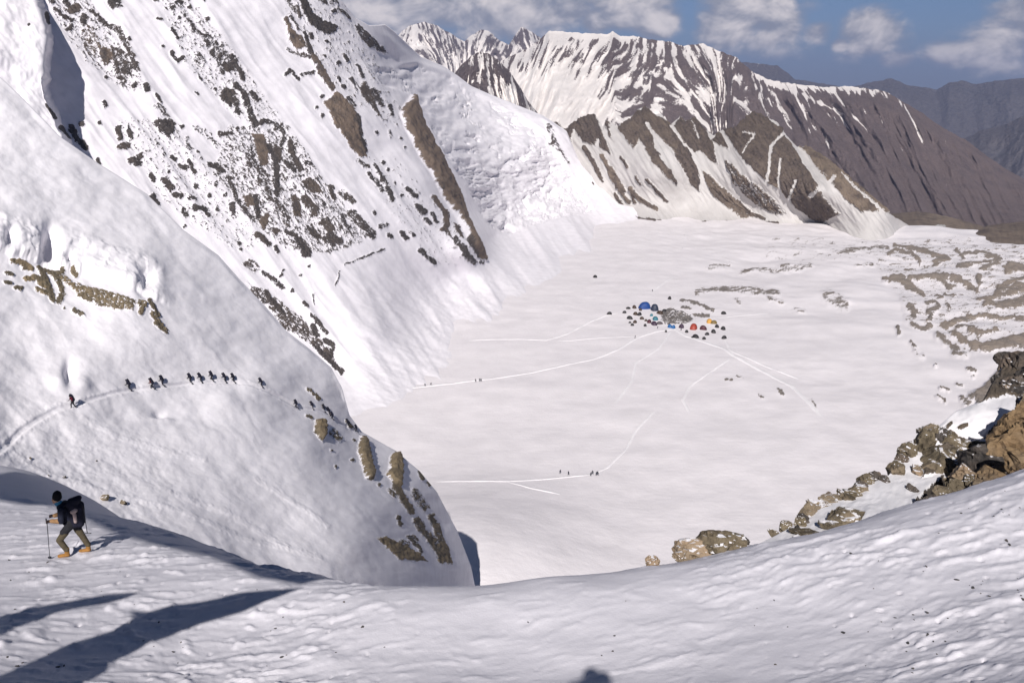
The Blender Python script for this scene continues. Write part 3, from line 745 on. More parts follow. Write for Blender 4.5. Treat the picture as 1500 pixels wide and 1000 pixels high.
# ------------------------------------------------------------------ terrain: serac block at the upper left
ser_edge = [(64, -90), (60, -5), (63, 14), (75, 40), (77, 60), (75, 82), (71, 100), (73, 116), (80, 136), (88, 160), (97, 184), (112, 222), (120, 250)]
ser_left = [(-170, -90), (-170, 250)]
U, V = sheet_uv(ser_edge, ser_left, 200, 120, 1.25)
base = fR_wall(U, V)
t = np.linspace(0, 1, 120)[None] ** 1.25 * np.ones((200, 1))
R = base - 40.0 * sstep(-95, 60, V) * sstep(0, .06, t + .01)
P = at(U, V, R)
mp = px_m(P)[..., 0]
# overhanging lip with a shaded wall of ice below it
lip = 92 + (U - 8) * .35 + 14 * fbm(U / 22., U * 0 + 2., 3)
below = sstep(-2, 10, V - lip) * sstep(95, 12, V - lip)
rel = -6.0 * below + 7 * fbm(U / 40., V / 34., 4) * (1 - below * .5) + 1.1 * fbm(U / 9., V / 9., 3) * (below + .1) + 1.4 * ridged((U * .8 - V * .6) / 13., (U * .6 + V * .8) / 70., 2)
P = P + grid_normals(P) * (rel * mp)[..., None]
rk = rock_field(U, V, [(S_, 4, .8, 0, [(63, 22), (70, 34)]), (S_, 3, .9, 0, [(42, 37)]), (S_, 3, .8, 0, [(78, 96), (80, 108)]), (S_, 4, .8, 0, [(88, 150), (92, 160)]), (S_, 4, .8, 0, [(70, 150), (84, 172)]), (S_, 5, .9, 0, [(92, 186), (104, 200)])])[0]
P2, A2 = with_skirt(P, {'rock': np.clip(rk + (rk > .02) * .3 * fbm(U / 3., V / 3., 2), 0, 1), 'tint': 0 * U}, 26, -2)
grid_object('serac_cliff', P2, M_FACE, A2)

# ------------------------------------------------------------------ terrain: near shoulder with the climbers' traverse
SHOULDER_ROCK = [
    (S_, 5, .85, 1., [(18, 383), (28, 384), (46, 393)]), (S_, 4, .8, .9, [(36, 394), (46, 395)]), (S_, 6, .8, 1., [(38, 409), (52, 408), (66, 420)]), (S_, 5, .8, .8, [(54, 424), (66, 430)]), (S_, 6, .95, .2, [(58, 392), (66, 412), (74, 428), (78, 440)]), (S_, 6, .85, .3, [(66, 392), (80, 404), (90, 398)]), (S_, 6, .75, .2, [(82, 405), (92, 428), (86, 442)]), (S_, 4, .8, .4, [(106, 396), (112, 404)]),
    (S_, 6, .72, .8, [(92, 408), (104, 416), (118, 426)]), (P_, .66, .6, [(104, 412), (135, 418), (178, 430), (200, 440), (196, 456), (170, 454), (140, 448), (134, 440), (120, 434)]), (S_, 5, .85, .4, [(118, 432), (132, 438)]), (S_, 5, .75, .6, [(204, 444), (210, 446), (206, 458)]), (S_, 4, .9, .2, [(218, 440), (226, 452), (232, 462)]), (S_, 5, .75, .5, [(222, 460), (234, 472), (243, 486)]), (S_, 4, .8, .3, [(228, 474), (242, 486)]),
    (S_, 4, .85, 0, [(108, 454), (120, 460)]), (S_, 3, .8, 0, [(94, 451)]), (S_, 3, .9, 0, [(8, 400), (18, 404)]), (S_, 4, .9, 0, [(8, 414), (14, 416)]), (S_, 4, .9, .1, [(22, 423), (30, 424)]),
    (P_, 1.05, .8, [(461, 616), (466, 614), (474, 618), (475, 640), (470, 647), (464, 640), (459, 631)]), (S_, 3.5, .85, .2, [(450, 609), (455, 612)]), (S_, 8, .58, .3, [(486, 634), (494, 642)]),
    (S_, 4, .7, .2, [(450, 570), (458, 577), (466, 585)]), (S_, 3, .85, .1, [(508, 617), (514, 625)]),
    (P_, 1.05, .5, [(527, 637), (532, 642), (539, 655), (543, 676), (548, 694), (546, 704), (536, 702), (532, 682), (525, 662)]), (S_, 3, .8, 0, [(518, 645)]), (S_, 3, .8, 0, [(517, 672)]), (S_, 3, .8, 0, [(555, 710)]), (S_, 3, .7, 0, [(485, 659)]), (S_, 3, .7, 0, [(492, 683)]),
    (P_, 1.1, .7, [(572, 668), (581, 661), (587, 674), (587, 716), (577, 708), (566, 694), (571, 686)]), (S_, 7, .8, .4, [(580, 712), (590, 730), (602, 748)]), (S_, 5, .6, .2, [(570, 718), (578, 726)]), (S_, 9, .58, .2, [(607, 720), (616, 734), (624, 742)]), (S_, 4, .85, 0, [(583, 757), (587, 768)]), (S_, 4, .9, 0, [(614, 690), (619, 700)]), (S_, 2.5, .8, 0, [(626, 706), (630, 711)]),
    (S_, 8, .74, .3, [(612, 762), (622, 778), (634, 792), (644, 810)]), (S_, 7, .72, .3, [(632, 756), (640, 772), (645, 790)]), (P_, 1., .8, [(640, 796), (650, 790), (656, 800), (662, 826), (642, 824)]), (S_, 4, 1., 0, [(646, 800), (648, 818)]), (S_, 4, .7, 0, [(600, 785), (614, 800), (617, 808)]),
    (P_, .95, 1.2, [(550, 788), (566, 786), (592, 796), (612, 808), (626, 822), (584, 820), (572, 806)]), (S_, 3, .7, .2, [(606, 784), (612, 790)]), (S_, 5, .6, .3, [(588, 792), (600, 796)]),
    (S_, 2.5, .9, .4, [(152, 729), (158, 730)]), (S_, 3, .9, .6, [(178, 735), (184, 738)]), (S_, 2.5, .9, .1, [(45, 672)]), (S_, 2, .9, .1, [(70, 698)]),
]
sh_top = [(-170, -40), (-60, 60), (8, 120), (37, 148), (88, 200), (145, 240), (215, 284), (270, 338), (320, 374), (350, 408), (390, 450), (420, 485), (450, 508), (485, 538), (501, 568), (512, 608), (530, 632), (546, 641), (580, 660), (615, 690), (640, 720), (671, 780), (690, 830), (700, 880)]
sh_bot = [(-170, 740), (0, 760), (200, 830), (400, 890), (560, 930), (700, 950)]
sh_ctrl = [(-170, -30, 200), (8, 120, 188), (200, 275, 176), (350, 408, 166), (430, 490, 163), (500, 560, 165), (560, 650, 172), (620, 700, 181), (655, 760, 198), (680, 810, 212), (690, 860, 215), (8, 300, 154), (8, 450, 132), (100, 400, 144), (200, 450, 138), (300, 480, 144), (400, 520, 152),
           (108, 592, 117), (191, 571, 125), (280, 560, 133), (344, 560, 138), (385, 566, 141), (436, 597, 147), (520, 630, 164), (450, 660, 135), (550, 740, 143), (8, 640, 108), (100, 680, 107), (250, 720, 108), (400, 770, 115), (500, 805, 120), (580, 845, 137), (640, 850, 170), (-170, 640, 95), (-170, 450, 118), (-170, 200, 165),
           (8, 730, 95), (250, 820, 96), (500, 900, 112), (700, 940, 205), (-170, 740, 85)]
TRAVERSE = [(-40, 690), (10, 652), (30, 632), (60, 612), (85, 598), (108, 592), (135, 584), (165, 575), (190, 571), (240, 565), (280, 561), (312, 560), (344, 560), (365, 562), (385, 568), (410, 580), (436, 597), (460, 600), (478, 605), (490, 615), (524, 632)]
NU, NV = 560, 450
U, V = sheet_uv(sh_top, sh_bot, NU, NV, 1.0)
fR_sh = range_fit(sh_ctrl, 0.0015)
P = at(U, V, fR_sh(U, V))
N = grid_normals(P)
mp = px_m(P)[..., 0]
t = np.linspace(0, 1, NV)[None] * np.ones((NU, 1))
Fd, T = rock_field(U, V, SHOULDER_ROCK, 2.0)
n1 = fbm(U / 5.0, V / 4.0, 4, .6)
rk = np.clip(.5 + .64 * (Fd * .98 - .5 + (Fd > .02) * (n1 * .5 + .3 * fbm(U / 2.4, V / 2.4, 2))), 0, 1)
al = U * .66 + V * .75; ac = U * .75 - V * .66
acw = ac + 14 * fbm(U / 70., V / 50., 2)
rel = fbm(acw / 40., al / 230., 3) * 2.2 + fbm(acw / 9., al / 70., 3) * .22 * sstep(-.2, .4, fbm(U / 60., V / 60. + 9, 2)) + fbm(U / 95., V / 60., 4) * 5.0
mott = sstep(560, 700, V) * sstep(380, 120, U)
rel += mott * (1.0 * fbm(U / 9., V / 5., 4)) + .22 * fbm(U / 4., V / 3., 3)
# ice cliff: a steep broken step facing the valley
lipy = np.interp(U, [-170, 8, 60, 110, 160, 200, 232, 260], [330, 372, 384, 398, 412, 424, 440, 452])
dl = lipy - V + 5 * fbm(U / 11., V * 0 + 3., 3)
cl = sstep(-4, 10, dl) * sstep(130, 30, lipy - V) * sstep(262, 216, U)
band = sstep(-2, 4, dl) * sstep(62, 36, dl) * sstep(250, 215, U)
d1, d2, cid = worley(U / 13.0 + .3 * fbm(U / 9., V / 9., 2), V / 16.0)
d1b, d2b, cidb = worley(U / 5.5, V / 4.5)
rel += cl * 7.0 + band * (5.0 * ridged(U / 46. + .5 * fbm(U / 25., V / 25., 2), V / 26., 3, .42) + 1.6 * (cid - .5))
for (cu, cv, su, sv, am) in ((72, 362, 11, 24, -24), (214, 414, 12, 16, -16), (12, 352, 8, 14, -14), (100, 382, 5, 7, -9), (102, 545, 8, 16, -9), (86, 560, 13, 9, 6), (122, 560, 12, 14, 4), (235, 606, 10, 8, -5), (236, 614, 16, 3, 4), (322, 590, 26, 14, 5), (40, 610, 18, 14, 3), (60, 640, 20, 12, 3), (300, 640, 60, 16, 3)):
    rel += am * np.exp(-(((U - cu) / su) ** 2 + ((V - cv) / sv) ** 2))
big = rock_field(U, V, [(P_, 1., 0, SHOULDER_ROCK[i][3]) for i in range(len(SHOULDER_ROCK)) if SHOULDER_ROCK[i][0] == P_ and SHOULDER_ROCK[i][1] > 1.0])[0]
big = sstep(.55, 1.0, big)
rel += sstep(.40, .62, rk) * (.3 + 2.6 * ridged(U / 6., V / 8., 3)) + big * (5.0 + 3.0 * ridged(U / 7., V / 9., 3))
# the trodden path: a shelf with a shaded upper bank
dp = seg_dist(U, V, TRAVERSE)
w = np.interp(U, [0, 150, 300, 520], [6.0, 3.6, 2.6, 2.0])
rel += -1.6 * sstep(w, w * .35, dp) * sstep(560, 500, U) + 1.0 * np.exp(-((dp - w * 1.3) / (w * .6)) ** 2) * (.5 + .8 * fbm(U / 3.5, V / 3.5, 2))
for pts in ([(8, 650), (60, 690), (150, 720), (260, 745), (360, 790), (420, 800)], [(250, 720), (330, 750), (420, 800), (470, 815)], [(375, 700), (430, 735), (480, 770)], [(120, 612), (170, 640), (260, 665), (300, 672)]):
    rel += 1.3 * sstep(6, 1, seg_dist(U, V, pts) + 3 * fbm(U / 6., V / 6., 2)) * (.4 + .9 * np.abs(fbm(U / 4., V / 3., 3)))
P = P + N * (rel * mp * sstep(0, .02, t))[..., None]
P_sh, U_sh, V_sh = P, U, V
P2, A2 = with_skirt(P, {'rock': rk, 'tint': np.clip(T + .3 * n1, 0, 1.2)}, 16, 22)
grid_object('snow_shoulder', P2, M_NEAR, A2)


def on_sheet(u, v, Pg, Ug, Vg):
    q = Pg - np.array([0, 0, CZ])          # nearest visible surface point under that pixel
    depth = q[..., 1] * CP - q[..., 2] * SP
    pu = 750 + F * q[..., 0] / depth
    pv = 500 - F * (q[..., 1] * SP + q[..., 2] * CP) / depth
    d2 = (pu - u) ** 2 + (pv - v) ** 2
    i = np.argmin(np.where(d2 < max(d2.min() * 1.05, 3.0), depth, 1e9))
    return Vector(Pg.reshape(-1, 3)[i])


# ------------------------------------------------------------------ terrain: glacier basin with the moraine on its right
def basin_z(x, y):
    z = 1.5 * fbm(x / 75., y / 60., 3) + .28 * fbm(x / 18., y / 14., 3) + .07 * fbm(x / 4., y / 2.2, 3)
    z = z + 15.0 * np.exp(-((x + 14) / 42.) ** 2 - ((y - 255) / 58.) ** 2)
    z = z - 70.0 * sstep(1115, 1260, np.hypot(x, y))
    z = z + sstep(90, 300, x) * sstep(330, 520, y) * 5.0 * (.4 + fbm(x / 90., y / 80., 3))
    return z


MORAINE = [
    (P_, .36, .5, [(1270, 362), (1330, 352), (1500, 350), (1700, 345), (1700, 525), (1500, 520), (1420, 522), (1372, 496), (1325, 478), (1318, 440), (1290, 405)]), (P_, .30, .3, [(1130, 352), (1290, 350), (1300, 378), (1200, 392), (1120, 380)]), (P_, .42, .7, [(1430, 385), (1500, 370), (1700, 360), (1700, 470), (1500, 465), (1425, 462)]),
    (P_, .62, .1, [(968, 460), (976, 453), (984, 452), (1000, 457), (1014, 463), (1016, 471), (1000, 475), (976, 475), (970, 470)]), (S_, 2.2, .8, .1, [(998, 441), (1010, 441)]), (S_, 4, .7, .1, [(1014, 443), (1022, 446)]), (S_, 2, .9, .1, [(1022, 447), (1034, 451), (1044, 457)]), (S_, 2.2, .9, .1, [(998, 451), (1012, 453)]), (S_, 3, .85, .1, [(1018, 461), (1038, 463)]),
    (S_, 6, .62, .1, [(1020, 428), (1050, 424), (1090, 428), (1138, 433)]), (S_, 3, .6, .1, [(1125, 440), (1145, 447)]), (S_, 3, .6, .1, [(1078, 441), (1084, 447)]), (S_, 4, .54, .1, [(1085, 401), (1105, 397), (1132, 400)]), (S_, 4, .52, .1, [(1040, 394), (1068, 390)]), (S_, 10, .52, .1, [(1212, 437), (1236, 450)]), (S_, 4, .5, .1, [(1165, 455), (1178, 457)]), (S_, 6, .5, .1, [(1140, 398), (1185, 395)]),
    (S_, 5, .62, .2, [(1225, 378), (1260, 370), (1300, 364)]), (S_, 3, .6, .1, [(1254, 397), (1270, 393), (1278, 393)]),
    (S_, 2.5, .8, .1, [(1062, 556), (1074, 557)]), (S_, 2, .8, .1, [(1078, 552), (1088, 554)]), (S_, 3, .8, .1, [(1140, 570), (1146, 578)]), (S_, 2, .8, .1, [(1112, 580), (1120, 582)]), (S_, 1.5, .7, .1, [(1188, 588), (1196, 600)]),
    # brown bands, from far to near
    (S_, 4, .9, .6, [(1310, 362), (1330, 366), (1346, 388)]), (S_, 4, .85, .6, [(1300, 378), (1312, 369), (1330, 376)]), (S_, 5, .9, .7, [(1330, 366), (1360, 374), (1378, 384), (1388, 386)]), (S_, 6, .85, .7, [(1368, 391), (1384, 383)]), (S_, 3, .8, .5, [(1325, 399), (1340, 399)]), (S_, 3, .8, .5, [(1400, 370), (1412, 384)]), (S_, 4, .8, .5, [(1410, 376), (1432, 374), (1465, 382)]), (S_, 4, .85, .6, [(1402, 398), (1430, 392), (1462, 385)]), (S_, 4, .85, .7, [(1438, 400), (1462, 391)]),
    (P_, .95, .8, [(1466, 396), (1480, 386), (1500, 390), (1600, 384), (1700, 380), (1700, 420), (1560, 415), (1500, 404), (1470, 408)]), (S_, 5, .9, .6, [(1296, 414), (1318, 412), (1340, 424), (1352, 434)]), (P_, 1., .6, [(1310, 412), (1326, 412), (1340, 422), (1352, 434), (1330, 428)]), (S_, 4, .9, .6, [(1332, 411), (1372, 411), (1392, 424)]), (S_, 4, .9, .6, [(1366, 409), (1405, 415), (1430, 428)]), (S_, 5, .9, .5, [(1432, 412), (1434, 420)]), (S_, 3, .85, .5, [(1382, 434), (1400, 438)]), (S_, 3.5, .8, .5, [(1372, 436), (1380, 442)]),
    (S_, 4, .85, .8, [(1462, 426), (1490, 416), (1540, 405), (1650, 398)]), (S_, 5, .85, .8, [(1460, 430), (1500, 424), (1600, 412)]), (S_, 5, .9, .8, [(1432, 446), (1460, 438), (1500, 430), (1600, 420)]), (S_, 5, .85, .7, [(1440, 454), (1470, 450), (1500, 442), (1650, 428)]), (S_, 7, .9, .8, [(1462, 458), (1500, 450), (1600, 438)]),
    (S_, 4, .8, .4, [(1355, 450), (1370, 448), (1374, 455)]), (S_, 5, .8, .4, [(1358, 462), (1372, 458)]), (S_, 5, .8, .4, [(1330, 455), (1340, 462), (1336, 470)]), (S_, 4, .85, .4, [(1364, 466), (1358, 476)]), (S_, 4, .85, .5, [(1336, 480), (1350, 486), (1362, 482)]), (S_, 3, .8, .4, [(1386, 450), (1390, 456)]),
    (P_, 1., .8, [(1375, 478), (1400, 470), (1416, 466), (1440, 466), (1480, 470), (1475, 476), (1430, 472), (1400, 478), (1386, 490)]), (S_, 3, .85, .6, [(1476, 470), (1500, 474)]), (S_, 3.5, .9, .7, [(1418, 490), (1436, 496), (1458, 492)]), (S_, 3, .85, .6, [(1402, 482), (1424, 486)]), (P_, 1.1, .9, [(1386, 489), (1396, 488), (1418, 504), (1440, 508), (1500, 496), (1650, 480), (1650, 520), (1500, 514), (1440, 520), (1420, 514), (1400, 502)]),
    (S_, 5, .75, .4, [(1372, 494), (1386, 504), (1402, 514)]), (S_, 6, .6, .3, [(1398, 520), (1412, 524)]), (S_, 3, .7, .3, [(1334, 506), (1340, 512)]), (S_, 4, .5, .2, [(1340, 520), (1352, 526)]), (S_, 3.5, .9, .1, [(1314, 487), (1316, 494)]), (S_, 3, .9, .2, [(1418, 546), (1428, 549)]), (S_, 2, .8, .2, [(1370, 540)]), (S_, 2, .8, .2, [(1424, 556)]), (S_, 2.5, .8, .2, [(1402, 565), (1410, 567)]), (S_, 2, .8, .2, [(1376, 570), (1390, 574)]), (S_, 2, .8, .2, [(1370, 582), (1384, 590)]),
    (S_, 4, .75, .2, [(1408, 585), (1416, 595)]), (P_, .9, .5, [(1425, 582), (1450, 560), (1480, 530), (1520, 525), (1520, 620), (1430, 600)]), (S_, 8, .6, .3, [(1415, 592), (1432, 580)]),
]
us = np.linspace(400, 1650, 660)
vs = np.concatenate([np.linspace(316, 480, 175), np.linspace(481.8, 940, 225)])
U, V = np.meshgrid(us, vs, indexing='ij')
P = on_plane(U, V, 0.0)
Fd, T = rock_field(U, V, MORAINE, 3.2)
nM = fbm((U + 1.3 * V) / 15., V / 2.9, 4, .62)
n1 = fbm(P[..., 0] / 7. + .2 * P[..., 1] / 7., P[..., 1] / 9., 4, .6)
rk = np.clip(.5 + .64 * (Fd * .96 - .5 + (Fd > .02) * (nM * .62 + .22 * fbm(P[..., 0] / 1.6, P[..., 1] / 3.2, 2))), 0, 1)
x, y = P[..., 0], P[..., 1]
P[..., 2] = basin_z(x, y) + sstep(.3, .7, rk) * (.12 + .5 * fbm(x / 5., y / 6., 3)) + Fd * sstep(100, 260, x) * 2.2 * (1 + fbm(x / 14., y / 22., 3))
# wind ridges and the crevassed far end
P[..., 2] += .5 * sstep(120, 30, np.hypot(x - 175, y - 470)) * np.maximum(0, fbm(x / 22., y / 7., 3)) + sstep(640, 900, y) * sstep(80, 200, x) * sstep(420, 300, x) * 1.6 * ridged(x / 26. + y / 60., y / 40., 3)
rk = np.maximum(rk, .42 * sstep(700, 860, y) * sstep(60, 160, x) * sstep(420, 300, x) * (fbm(x / 6., y / 10., 3) > .25))
grid_object('glacier_basin', P, M_BASIN, {'rock': rk, 'tint': np.clip(T + .3 * n1, 0, 1)})

# wide valley ground far below, out to the ranges
g1 = np.linspace(-1, 1, 60)
X, Y = np.meshgrid(g1 * 16000, np.linspace(0, 1, 60) ** 2 * 18000 - 600, indexing='ij')
Pg = np.stack([X, Y, -520 + 40 * fbm(X / 900., Y / 900., 3)], -1)
grid_object('valley_ground', Pg, M_FAR, {'rock': np.full(X.shape, .9), 'tint': np.full(X.shape, .4)})

# ------------------------------------------------------------------ terrain: the slope in front of the camera
fore_px = [(8, 1000, 15.0), (400, 1000, 14.0), (750, 1000, 13.4), (1100, 1000, 13.4), (1500, 1000, 13.8), (-200, 960, 16.5), (1700, 960, 15.0),
           (8, 900, 18.6), (400, 920, 16.4), (750, 920, 15.4), (1100, 900, 16.2), (1500, 850, 18.4), (1700, 800, 21.0),
           (103, 812, 22.6), (250, 830, 20.4), (400, 850, 18.6), (560, 858, 17.4), (640, 858, 17.2), (800, 846, 17.6), (950, 828, 18.8), (1100, 800, 20.6), (1300, 750, 23.6), (1500, 692, 27.0), (1700, 640, 30.0),
           (8, 760, 28.5), (8, 690, 42.0), (60, 706, 42.0), (150, 740, 38.0), (270, 792, 29.5), (380, 826, 23.5), (480, 848, 19.8), (-200, 690, 38.0)]
fx_, fz_ = [], []
for (u, v, R) in fore_px:
    p = at(np.float64(u), np.float64(v), R); fx_.append(p[:2]); fz_.append(p[2])


def beyond(u, v, R, ds, dz):
    p = at(np.float64(u), np.float64(v), R)
    h = p[:2] / np.linalg.norm(p[:2])
    fx_.append(p[:2] + h * ds); fz_.append(p[2] - dz)


for (u, v, R) in [(480, 848, 19.8), (560, 858, 17.4), (640, 858, 17.2), (800, 846, 17.6), (950, 828, 18.8), (1100, 800, 20.6), (1300, 750, 23.6), (1500, 692, 27.0), (1700, 640, 30)]:
    beyond(u, v, R, 3.0, 3.0); beyond(u, v, R, 14.0, 17.0); beyond(u, v, R, 45.0, 52.0)
for (u, v, R) in [(8, 672, 46), (60, 698, 46), (150, 734, 42), (270, 787, 32), (380, 823, 25), (-200, 680, 42)]:
    beyond(u, v, R, 5.0, 4.6); beyond(u, v, R, 16.0, 16.0); beyond(u, v, R, 40.0, 40.0)
for (x, y, z) in [(0, 0, -1.2), (-3, 0, -1.5), (3, 0, -1.2), (0, -5, .3), (0, -14, 2.6), (-14, -10, .6), (14, -10, 2.0), (0, 6, -5.8), (-5, 5, -5.6), (6, 6, -5.8), (-9, 4, -6.2), (-16, 4, -8.2), (13, 5, -5.4), (22, 8, -7.4), (-26, 10, -12.0), (-30, -10, -4), (30, -10, 1), (-45, 25, -22), (0, -40, 6), (45, 10, -10), (-40, -40, 2), (40, -40, 6)]:
    fx_.append(np.array([x, y], float)); fz_.append(z + CZ)
fore_tps = TPS(np.array(fx_), np.array(fz_), 0.0006)


def fore_detail(x, y):
    """wind-carved crust: overlapping scalloped steps, lumps and pits (metres)"""
    xr = x * .97 + y * .22; yr = y * .97 - x * .22
    wx = .5 * fbm(x / 1.9, y / 1.9, 2); wy = .22 * fbm(x / 1.3 + 7, y / 1.3, 2)
    a = fbm((xr + wx) / 1.25, (yr + wy) / .42, 3)
    step = sstep(-.3, .45, a) * .030 + sstep(.26, .40, a) * .022
    b = fbm((xr + wx) / .55 + 11, (yr + wy) / .22, 3)
    fine = .014 * b + .02 * sstep(.2, .42, b) + .012 * fbm(x / .15, y / .11, 2)
    left = sstep(-1.0, -4.5, x) ; right = sstep(3.5, 9.0, x + .25 * (y - 12))
    rough = np.clip(left + right, 0, 1)
    c = fbm(x / .30 + 3, y / .24, 3)
    pits = -.06 * sstep(.42, .66, c) * (.15 + .85 * rough)
    lumps = .065 * sstep(.2, .6, fbm(x / .75 + 21, y / .5, 3)) * (.12 + .88 * left)
    amp = .35 + .9 * sstep(-.35, .45, fbm(x / 3.4 + 5, y / 2.3, 3))
    smooth = 1 - .75 * sstep(22, 30, y) * sstep(-5, -9, x)
    return ((step * (.55 + .7 * rough) + fine * (.5 + .8 * rough)) * amp + pits + lumps) * smooth + .12 * fbm(x / 4.2, y / 3.0, 3)


def fore_z(x, y):
    x = np.asarray(x, float); y = np.asarray(y, float)
    return fore_tps(x, y) + fore_detail(x, y) * sstep(70, 30, np.hypot(x, y))


az = np.concatenate([np.linspace(-math.pi, math.radians(-42), 40, endpoint=False), np.linspace(math.radians(-42), math.radians(42), 740), np.linspace(math.radians(42), math.pi, 40, endpoint=False)[1:]])
rr = np.concatenate([[.02], np.linspace(.6, 10.5, 26), np.exp(np.linspace(math.log(11.5), math.log(31), 285)), np.linspace(31.4, 50, 34), np.linspace(53, 76, 6)])
A_, R_ = np.meshgrid(az, rr, indexing='ij')
x = R_ * np.sin(A_); y = R_ * np.cos(A_)
P = np.stack([x, y, fore_z(x, y)], -1)
grid_object('foreground_slope', P, M_FORE, {'rock': 0 * x, 'tint': 0 * x}, closed=True)


def ground_hit(u, v):
    """where the ray through a photo pixel meets the near slope"""
    d = rays(np.float64(u), np.float64(v)); d = d / np.hypot(d[0], d[1])
    ts = np.linspace(4, 52, 1900)
    zz = CZ + d[2] * ts
    g = fore_z(d[0] * ts, d[1] * ts)
    i = np.argmax(zz < g)
    return Vector((d[0] * ts[i], d[1] * ts[i], g[i]))


# ------------------------------------------------------------------ rocks
def rock_mesh(name, seed, subdiv=4, cuts=14, rough=.05, flat=1.0, mat=None):
    r = random.Random(seed)
    bm = bmesh.new()
    bmesh.ops.create_icosphere(bm, subdivisions=subdiv, radius=1.0)
    planes = []
    for i in range(cuts):
        n = Vector((r.gauss(0, 1), r.gauss(0, 1), r.gauss(0, 1))).normalized()
        planes.append((n, r.uniform(.46, .82)))
    from mathutils import noise as mn
    off = Vector((seed * 3.7, seed * 1.3, seed * 7.1))
    for v in bm.verts:
        p = v.co.copy()
        for n, d in planes:
            e = p.dot(n) - d
            if e > 0: p -= n * e * .96
        k = mn.fractal(p * 2.2 + off, 1.0, 2.0, 4) * rough * 2.4 + mn.fractal(p * 7 + off, .9, 2.0, 3) * rough
        crack = abs(mn.noise(Vector((p.x * 1.6, p.y * 1.6, p.z * 3.6)) + off))
        k -= .16 * max(0, .09 - crack) / .09
        st = (p.z * 2.6 + p.x * .7 + .5 * mn.noise(p * 1.7 + off)) % 1.0          # ledges of the layered rock
        k += .075 * (st - .5)
        p += v.co.normalized() * k
        p.z *= flat
        v.co = p
    me = bpy.data.meshes.new(name)
    bm.to_mesh(me); bm.free()
    if mat: me.materials.append(mat)
    return me


def rock_material(name, cols, scale=2.0, snow=0.0):
    m = bpy.data.materials.new(name); m.use_nodes = True
    g = NT(m.node_tree)
    pos = g.n('ShaderNodeNewGeometry').outputs['Position']
    n1 = g.noise(pos, scale, 6.0, .65); n2 = g.noise(pos, scale * .35, 4.0, .6); n3 = g.noise(pos, scale * 6, 4.0, .7)
    c = g.mix(g.ramp(n1, .32, .66), cols[0], cols[1])
    c = g.mix(g.ramp(n2, .45, .68), c, cols[2])
    c = g.mix(g.ramp(n3, .55, .8, 0, .45), c, tuple(k * .45 for k in cols[0]))
    b = g.n('ShaderNodeBsdfPrincipled')
    if snow > 0:
        nz = g.n('ShaderNodeSeparateXYZ'); g.put(nz.inputs[0], g.n('ShaderNodeNewGeometry').outputs['Normal'])
        sf = g.ramp(g.math('ADD', nz.outputs[2], g.math('MULTIPLY', g.math('SUBTRACT', n1, .5), 1.1)), 1.0 - snow, 1.06 - snow)
        c = g.mix(sf, c, (.80, .78, .80))
    g.put(b.inputs['Base Color'], c)
    b.inputs['Roughness'].default_value = .85
    b.inputs['Specular IOR Level'].default_value = .25
    bp = g.n('ShaderNodeBump'); bp.inputs['Strength'].default_value = .8; bp.inputs['Distance'].default_value = .25 / scale
    g.put(bp.inputs['Height'], g.math('ADD', n1, g.math('MULTIPLY', n3, .5)))
    g.put(b.inputs['Normal'], bp.outputs[0])
    out = g.n('ShaderNodeOutputMaterial'); g.t.links.new(b.outputs[0], out.inputs[0])
    return m


M_OCHRE = rock_material('ochre_rock', ((.13, .085, .048), (.28, .19, .105), (.24, .19, .135)), 1.3)
M_OLIVE = rock_material('olive_rock', ((.075, .06, .042), (.185, .15, .10), (.25, .195, .135)), 1.5, .05)
M_DARKR = rock_material('dark_rock', ((.04, .036, .034), (.10, .085, .075), (.17, .13, .10)), 1.5, .04)
M_TAN = rock_material('tan_rock', ((.22, .16, .105), (.36, .265, .18), (.20, .165, .12)), 1.4, .06)
M_CHIP = rock_material('shade_speck_dark', ((.035, .034, .036), (.08, .075, .075), (.12, .10, .09)), 9.0)

# --- snow spur carrying the crag on the right
sp_top = [(1090, 806), (1130, 787), (1165, 768), (1200, 745), (1250, 718), (1300, 697), (1340, 660), (1370, 628), (1400, 602), (1440, 586), (1450, 566), (1466, 540), (1478, 524), (1500, 514), (1560, 494), (1700, 452)]
sp_bot = [(1090, 830), (1150, 815), (1300, 790), (1500, 730), (1700, 690)]
sp_ctrl = [(1090, 806, 24), (1165, 768, 26.2), (1250, 718, 29.8), (1300, 697, 32), (1370, 628, 37.5), (1440, 586, 41), (1450, 566, 46), (1478, 524, 52), (1500, 514, 54), (1700, 452, 60), (1090, 830, 22), (1200, 790, 25), (1350, 745, 29), (1500, 692, 32), (1700, 640, 34), (1300, 790, 25), (1500, 730, 28), (1700, 690, 29.5), (1480, 590, 42), (1500, 620, 40), (1430, 650, 38), (1400, 690, 34.5), (1490, 560, 47), (1600, 560, 44)]
fR_sp = range_fit(sp_ctrl, 0.0008)
U, V = sheet_uv(sp_top, sp_bot, 300, 110)
P = at(U, V, fR_sp(U, V)); mp = px_m(P)[..., 0]
t = np.linspace(0, 1, 110)[None] * np.ones((300, 1))
Fd, T = rock_field(U, V, [(P_, 1., .3, [(1432, 592), (1440, 578), (1452, 562), (1468, 538), (1480, 518), (1720, 440), (1720, 620), (1500, 586), (1478, 580), (1446, 586)]), (S_, 4, .8, .3, [(1404, 628), (1416, 622)]), (S_, 3, .8, .2, [(1386, 628), (1392, 622)]), (P_, .75, .3, [(1400, 640), (1440, 648), (1420, 672), (1390, 690), (1350, 700), (1360, 660)]),
                         (S_, 9, 1., 0, [(1505, 596), (1465, 626), (1420, 668), (1390, 700), (1362, 722), (1344, 738)])])  # deep shadow of the cleft, painted in as dark rock colour
n1 = fbm(U / 6., V / 5., 4)
rk = np.clip(Fd + (Fd > .02) * n1 * .3, 0, 1)
